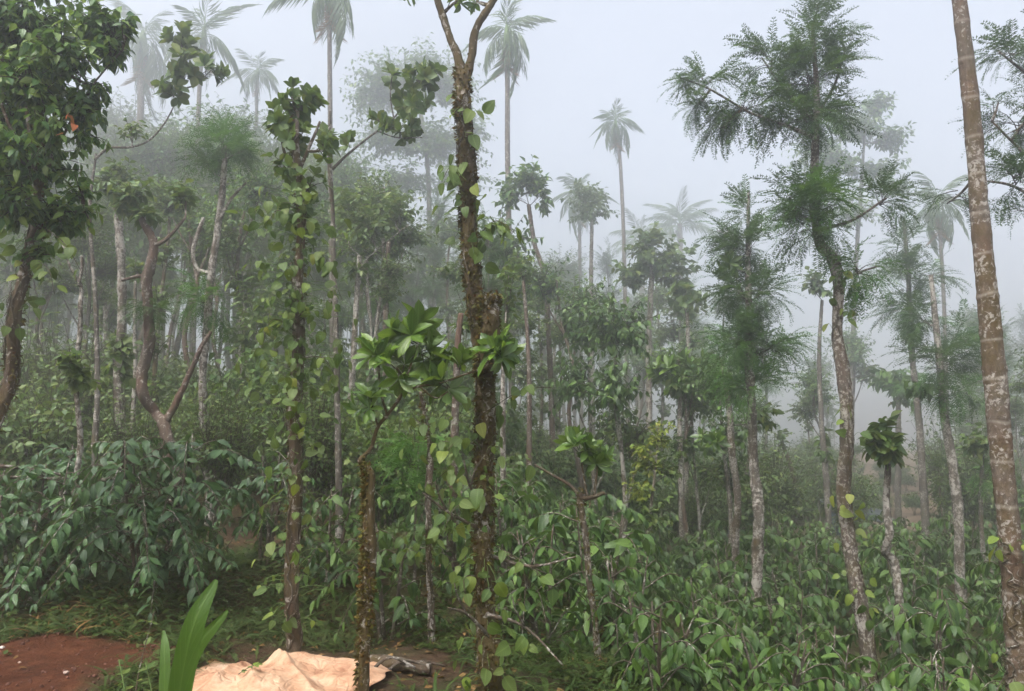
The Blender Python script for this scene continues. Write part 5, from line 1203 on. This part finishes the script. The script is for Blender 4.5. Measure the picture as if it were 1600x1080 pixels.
# strap-leaved seedling
def strap_plant():
    d = 3.9; base = at(262, 1130, d); base[2] = gh(base[0], base[1]); root = empty('palm_seedling', base, 'young palm seedling with broad upright strap leaves before the peach cloth', 'seedling')
    def blade(tip, mid, w, seed, b0, dz=0.0):
        n = 16; P = catmull([b0, mid, tip], n) - base; t = np.linspace(0, 1, n)
        wd = w * np.sin(np.pi * np.clip(t * 0.94 + 0.03, 0, 1) ** 0.75) ** 0.6 * (1 - 0.15 * t)
        wd[0] = 0.012
        T_ = nrm(np.gradient(P, axis=0)); S_ = nrm(np.cross(T_, (0.25, -1.0, 0.2))); Nn = np.cross(S_, T_)
        V, A = [], []
        for i in range(n):
            for k, s in enumerate((-1, -0.5, 0, 0.5, 1)):
                V.append(P[i] + S_[i] * wd[i] * s * 0.5 + Nn[i] * (abs(s) * 0.12 * wd[i] + 0.012 * math.sin(s * 9 + i * 0.2) * wd[i] * 4)); A.append((0, 1 - abs(s), t[i]))
        q = [];
        for i in range(n - 1):
            for k in range(4): q += [i * 5 + k, i * 5 + k + 1, i * 5 + k + 6, i * 5 + k + 5]
        mb = MB(); mb.add(np.array(V), q, [4] * ((n - 1) * 4), 0, np.array(A))
        o = obj('leaf', mb.mesh('strap_leaf', L_STRAP), root)
    b0 = base + np.array((0, 0, 0.02))
    blade(at(338, 906, 3.85), at(297, 1000, 3.8), 36 * mpp(3.9), 1, b0)
    blade(at(356, 954, 3.95), at(292, 1045, 3.9), 29 * mpp(3.9), 2, b0 + np.array((0.015, 0.02, 0)))
    blade(at(256, 985, 4.05), at(258, 1040, 4.0), 17 * mpp(3.9), 3, b0 + np.array((-0.02, 0.03, 0)))
    mb = MB(); tube(mb, [b0 - base - np.array((0, 0, 0.05)), at(266, 1085, d) - base], (0.016, 0.011), 7, 8, 0); obj('stem', mb.mesh('stem', B_GREEN), root)
strap_plant()
# wilting weed with a dry stalk
def weed(label, px, d, top, n, seed, size, dry=False):
    rng = np.random.default_rng(seed); b = at(px, 1100, d); b[2] = gh(b[0], b[1]); root = empty('weed', b, label, 'weed'); mb = MB()
    H = at(px, top, d)[2] - b[2]
    Q = catmull([(0, 0, -0.02), (0.02, 0, H * 0.5), (0.09 if dry else -0.03, 0, H)], 12); tube(mb, Q, np.linspace(0.006, 0.002, 12), 5, 12, 0)
    obj('stem', mb.mesh('stem', B_TWIG if dry else B_GREEN), root)
    for k in range(n):
        p = Q[int(rng.uniform(2 if not dry else 1, 11))]; a = k * 2.4
        obj('leaf', ME_PEPPER[k % 3], root, frames(p, (math.cos(a), math.sin(a), 0.1 + rng.normal() * 0.3), (0, -0.2, 1), size * rng.uniform(0.6, 1.2))[0])
weed('dry yellow weed stalk at the edge of the red soil', 208, 4.6, 955, 14, 1, 0.05, True)
weed('leafy green weed at the corner of the red soil', 190, 4.4, 1030, 16, 2, 0.075)
weed('low green weed beside the strap-leaved seedling', 232, 4.5, 1035, 14, 3, 0.07)
# stones on the red earth
for k, (px, py, s, lab) in enumerate(((42, 1017, 0.022, 'pale pebble on the red soil'), (70, 1037, 0.014, 'smaller dull pebble beside the pale one on red soil'), (140, 1070, 0.02, 'brownish pebble near the weed on the red soil'))):
    t = math.atan((py - 540) / F) - PITCH; d = EYE / math.tan(t); x = cx(px, d)
    rg = np.random.default_rng(k); V, fl = [], []
    me = bpy.data.meshes.new('pebble'); import bmesh
    bm = bmesh.new(); bmesh.ops.create_icosphere(bm, subdivisions=2, radius=s)
    for v in bm.verts: v.co *= 1 + 0.25 * mnoise.noise(v.co / s * 1.3 + Vector((k * 7, 0, 0))); v.co.z *= 0.6
    bm.to_mesh(me); bm.free(); me.materials.append(plain_mat('pebble_stone', (0.3, 0.24, 0.2), (0.55, 0.48, 0.42) if k == 0 else (0.3, 0.2, 0.15), 30))
    o = obj('pebble', me); o.location = (x, d, gh(x, d) + s * 0.3); tag(o, lab, 'pebble')
# heap of bark chips at the lopped stem foot
def chips():
    rg = np.random.default_rng(9); x0, y0 = cx(935, 6.75), 6.75; mb = MB(); n = 160
    pos = np.stack((x0 + rg.normal(size=n) * 0.11, y0 + rg.normal(size=n) * 0.09, np.zeros(n)), -1); r = np.hypot(pos[:, 0] - x0, pos[:, 1] - y0)
    pos[:, 2] = ground_h(pos[:, 0], pos[:, 1]) + 0.12 * np.exp(-(r / 0.12) ** 2) * rg.random(n)
    mb.inst(leaf_shape(2, 0.35, 0.1, 0.1), frames(pos, rg.normal(size=(n, 3)) * np.array((1, 1, 0.4)), (0, 0, 1) + rg.normal(size=(n, 3)) * 0.4, rg.uniform(0.04, 0.09, n)), 0)
    o = obj('bark_litter', mb.mesh('bark_litter', L_DEAD)); tag(o, 'small heap of tan bark chips at the lopped stem foot', 'bark chips', kind='stuff')
chips()
def clods():
    r = np.random.default_rng(17); n = 1500; y = r.uniform(4.6, 7.0, n); x = r.uniform(-5.2, -2.4, n)
    V = np.array([(1, 0, 0), (-1, 0, 0), (0, 1, 0), (0, -1, 0), (0, 0, 1), (0, 0, -1)], float) * np.array((1, 0.8, 0.7)); Fq = [(0, 2, 4), (2, 1, 4), (1, 3, 4), (3, 0, 4), (2, 0, 5), (1, 2, 5), (3, 1, 5), (0, 3, 5)]
    T_ = (V, np.array(Fq).ravel(), np.array([3] * 8), np.zeros((6, 3)))
    M = frames(np.stack((x, y, ground_h(x, y)), -1), r.normal(size=(n, 3)), r.normal(size=(n, 3)), 0.004 + 0.02 * r.random(n) ** 4)
    mb = MB(); mb.inst(T_, M, 0)
    tag(obj('soil_debris', mb.mesh('soil_debris', plain_mat('red_clod', (0.05, 0.018, 0.01), (0.13, 0.05, 0.03), 6, 0.95))), 'crumbs and clods of red earth strewn on the bare soil', 'soil crumbs', kind='stuff')
clods()

# ================================================================== ground cover
def scatter(n, dmin, dmax, pxmin, pxmax, power=1.0, seed=0):
    r = np.random.default_rng(seed); d = dmin + (dmax - dmin) * r.random(n) ** power; px = r.uniform(pxmin, pxmax, n); x = (px - 800) / F * d / CP
    return x, d, r
def is_red(x, y): return (x < -2.65) & (y < 6.75)
def cover(name, label, n, T_, lm, size, blades, seed, spread=0.6, dmax=17, power=1.4, upz=0.8):
    x, y, r = scatter(n, 3.6, dmax, -150, 1750, power, seed)
    keep = ~(is_red(x, y) & (r.random(n) > 0.02)) & ~((x > cx(280, 5.2)) & (x < cx(615, 5.2)) & (y < 5.85) & (y > 4.2)) & ((y > 5.0) | (x > -0.5) | (r.random(n) < 0.25))
    # patchy growth
    pat = np.sin(x * 1.9 + 1.3 * np.sin(y * 1.1)) + np.cos(y * 1.7 + x * 0.6) + r.normal(size=n) * 0.7
    keep &= pat > -0.6
    x, y = x[keep], y[keep]; m = len(x)
    X = np.repeat(x, blades) + r.normal(size=m * blades) * 0.035; Y = np.repeat(y, blades) + r.normal(size=m * blades) * 0.035
    a = r.uniform(0, 6.28, m * blades); el = r.uniform(0.1, 1.0, m * blades) * upz
    hz = np.repeat(r.random(m) ** 2 * spread, blades) * r.random(m * blades)
    pos = np.stack((X, Y, ground_h(X, Y) + hz * 0.3), -1)
    dr = np.stack((np.cos(a) * (1.05 - 0.6 * el), np.sin(a) * (1.05 - 0.6 * el), el), -1)
    mb = MB(); mb.inst(T_, frames(pos, dr, np.stack((-np.cos(a) * el, -np.sin(a) * el, 1.2 - 0 * a), -1), size * r.uniform(0.5, 1.3, m * blades)), 0)
    o = obj(name, mb.mesh(name, lm)); tag(o, label, name.split('_')[-1], kind='stuff')
cover('grass', 'low tangled grass covering the shaded ground', 9000, T_BLADE, L_HERB, 0.2, 5, 71, dmax=16)
cover('undergrowth_weeds', 'low broad-leaved weeds carpeting the plantation floor', 9000, T_OVATE_LO, L_HERB, 0.06, 6, 72, dmax=14)
cover('fern_undergrowth', 'small ferny plants among the ground weeds', 1500, T_FROND_LO, L_HERB, 0.22, 4, 73, dmax=16)
def bank():
    x, y, r = scatter(2600, 6.6, 9.0, -160, 560, 1.0, 92); n = len(x); a = r.uniform(0, 6.28, n)
    mb = MB(); mb.inst(T_OVATE_LO, frames(np.stack((x, y, ground_h(x, y) + 0.22 * r.random(n) ** 2), -1), np.stack((np.cos(a), np.sin(a) - 0.3, r.uniform(-0.3, 0.7, n)), -1), (0, -0.4, 1), r.uniform(0.04, 0.1, n)), 0)
    mb.inst(T_BLADE, frames(np.stack((x + 0.1, y, ground_h(x + 0.1, y)), -1), np.stack((np.cos(a) * 0.6, np.sin(a) * 0.6 - 0.2, r.uniform(0.3, 1.0, n)), -1), (0, -0.4, 1), r.uniform(0.1, 0.3, n)), 0)
    mb.inst(T_FROND_LO, frames(np.stack((x[::6] - 0.1, y[::6], ground_h(x[::6] - 0.1, y[::6])), -1), np.stack((np.cos(a[::6]), np.sin(a[::6]) - 0.2, 0.5 + 0 * a[::6]), -1), (0, -0.4, 1), r.uniform(0.15, 0.3, len(x[::6]))), 0)
    tag(obj('bank_undergrowth', mb.mesh('bank_undergrowth', L_HERB)), 'tangled weeds and ferns on the bank below the dark coffee', 'undergrowth', kind='stuff')
bank()
x, y, r = scatter(5000, 3.5, 16, -150, 1750, 1.3, 81)
k = ~((x > cx(280, 5.2)) & (x < cx(615, 5.2)) & (y < 5.85) & (y > 4.2)); k &= ~(is_red(x, y) & (r.random(5000) > 0.12)); x, y = x[k], y[k]; n = len(x)
mb = MB(); mb.inst(T_OVATE_LO, frames(np.stack((x, y, ground_h(x, y) + 0.012), -1), r.normal(size=(n, 3)) * np.array((1, 1, 0.15)), (0, 0, 1) + r.normal(size=(n, 3)) * 0.3, r.uniform(0.04, 0.11, n)), 0)
tag(obj('leaf_litter', mb.mesh('leaf_litter', L_DEAD)), 'dead brown leaves strewn over the soil', 'leaf litter', kind='stuff')
# dry grass fringe along the bank behind the red soil
x, y, r = scatter(420, 6.6, 7.6, -120, 240, 1.0, 91); n = len(x)
mb = MB(); a = r.uniform(0, 6.28, n); mb.inst(T_BLADE, frames(np.stack((x, y, ground_h(x, y)), -1), np.stack((np.cos(a) * 0.7, np.sin(a) * 0.7 - 0.3, r.uniform(0.1, 0.9, n)), -1), (0, -0.3, 1), r.uniform(0.1, 0.26, n)), 0)
tag(obj('dry_grass', mb.mesh('dry_grass', L_DEAD)), 'withered grass fringe on the bank behind the red soil', 'grass', kind='stuff')
# cut brown branches lying on the coffee
for k, (pts, lab) in enumerate((([(0, 728), (60, 735), (140, 748), (260, 745)], 'long dead brown branch lying across the tops of the dark coffee'), ([(0, 745), (90, 748), (200, 738), (290, 752)], 'second thinner dead branch resting on the dark coffee'), ([(150, 752), (220, 740), (300, 742)], 'short pale dead stick on top of the glossy coffee'))):
    mb = MB(); tube(mb, [at(x, y, 7.5 + 0.12 * i + 0.1 * k) for i, (x, y) in enumerate(pts)], np.linspace(3.2, 1.4, len(pts)) * mpp(7.5), 6, 24, 0, 0.15, k)
    tag(obj('dead_branch', mb.mesh('dead_branch', B_TWIG)), lab, 'branch')

# ================================================================== shelter at the clearing
def shelter():
    d = 23.0; b = at(1352, 850, d); b[2] = gh(b[0], b[1]); root = empty('field_shelter', b, 'low open shelter with blue-grey sheet roof at the edge of the brown clearing', 'shelter')
    roofm = plain_mat('weathered_sheet', (0.035, 0.042, 0.05), (0.07, 0.08, 0.09), 3, 0.95); blue = plain_mat('blue_sheet', (0.05, 0.075, 0.12), (0.09, 0.12, 0.17), 4, 0.7)
    pa, pb = at(1306, 802, d) - b, at(1412, 822, d) - b
    W = pb - pa; n = 40; mb = MB(); V = []
    for i in range(n + 1):
        for j in range(2):
            V.append(pa + W * i / n + np.array((0, 1.4 * j, 0.35 * j + 0.02 * (-1) ** i)))
    q = []
    for i in range(n): q += [2 * i, 2 * i + 2, 2 * i + 3, 2 * i + 1]
    mb.add(np.array(V), q, [4] * n); o = obj('roof', mb.mesh('roof', roofm, smooth=False), root); o.modifiers.new('thickness', 'SOLIDIFY').thickness = 0.02
    for u in (0.03, 0.97):
        for v in (0.05, 1.35):
            p = pa + W * u + np.array((0, v, 0.25 * v)); p2 = p.copy(); p2[2] = gh(b[0] + p[0], b[1] + p[1]) - b[2] - 0.2
            mb = MB(); tube(mb, (p2, p - np.array((0, 0, 0.03))), (0.045, 0.04), 7, 4, 0); obj('post', mb.mesh('post', B_GREY), root)
    mb = MB(); w0, w1 = at(1297, 800, d - 0.3) - b, at(1316, 800, d - 0.3) - b; V = []; m = 14
    for i in range(m + 1):
        for j in range(6):
            u = i / m; p = w0 + (w1 - w0) * u; V.append((p[0], p[1] + 0.05 * math.sin(u * 12 + j * 0.5), p[2] - 0.7 * j / 5 + 0.03 * math.sin(u * 5)))
    q = []
    for i in range(m):
        for j in range(5): q += [i * 6 + j, i * 6 + j + 1, i * 6 + j + 7, i * 6 + j + 6]
    mb.add(np.array(V), q, [4] * (m * 5)); o = obj('hanging_sheet', mb.mesh('hanging_sheet', blue), root); o.modifiers.new('thickness', 'SOLIDIFY').thickness = 0.01
    mb = MB(); tube(mb, (w0 + np.array((-0.1, 0, 0.02)), w1 + np.array((0.1, 0, 0.02))), 0.03, 6, 4, 0); obj('rail', mb.mesh('rail', B_GREY), root)
shelter()

# ================================================================== air
def haze():
    x0, x1, y0, y1, z0, z1 = -150, 150, -150, 150, -5.0, 40.0
    V = [(x, y, z) for z in (z0, z1) for y in (y0, y1) for x in (x0, x1)]
    Fc = [(0, 2, 3, 1), (4, 5, 7, 6), (0, 1, 5, 4), (2, 6, 7, 3), (0, 4, 6, 2), (1, 3, 7, 5)]
    me = bpy.data.meshes.new('haze'); me.from_pydata(V, [], Fc); me.update()
    m, nt, out = new_mat('haze')
    pv = N(nt, 'ShaderNodeVolumePrincipled'); pv.inputs['Color'].default_value = (0.975, 0.978, 0.985, 1); pv.inputs['Density'].default_value = HAZE_DENSITY; pv.inputs['Anisotropy'].default_value = 0.84
    pv.inputs['Density Attribute'].default_value = ''
    nt.links.new(pv.outputs[0], out.inputs['Volume']); me.materials.append(m)
    o = obj('haze', me); tag(o, 'pale morning mist hanging over the whole plantation', 'haze', kind='stuff'); o.display_type = 'WIRE'
haze()
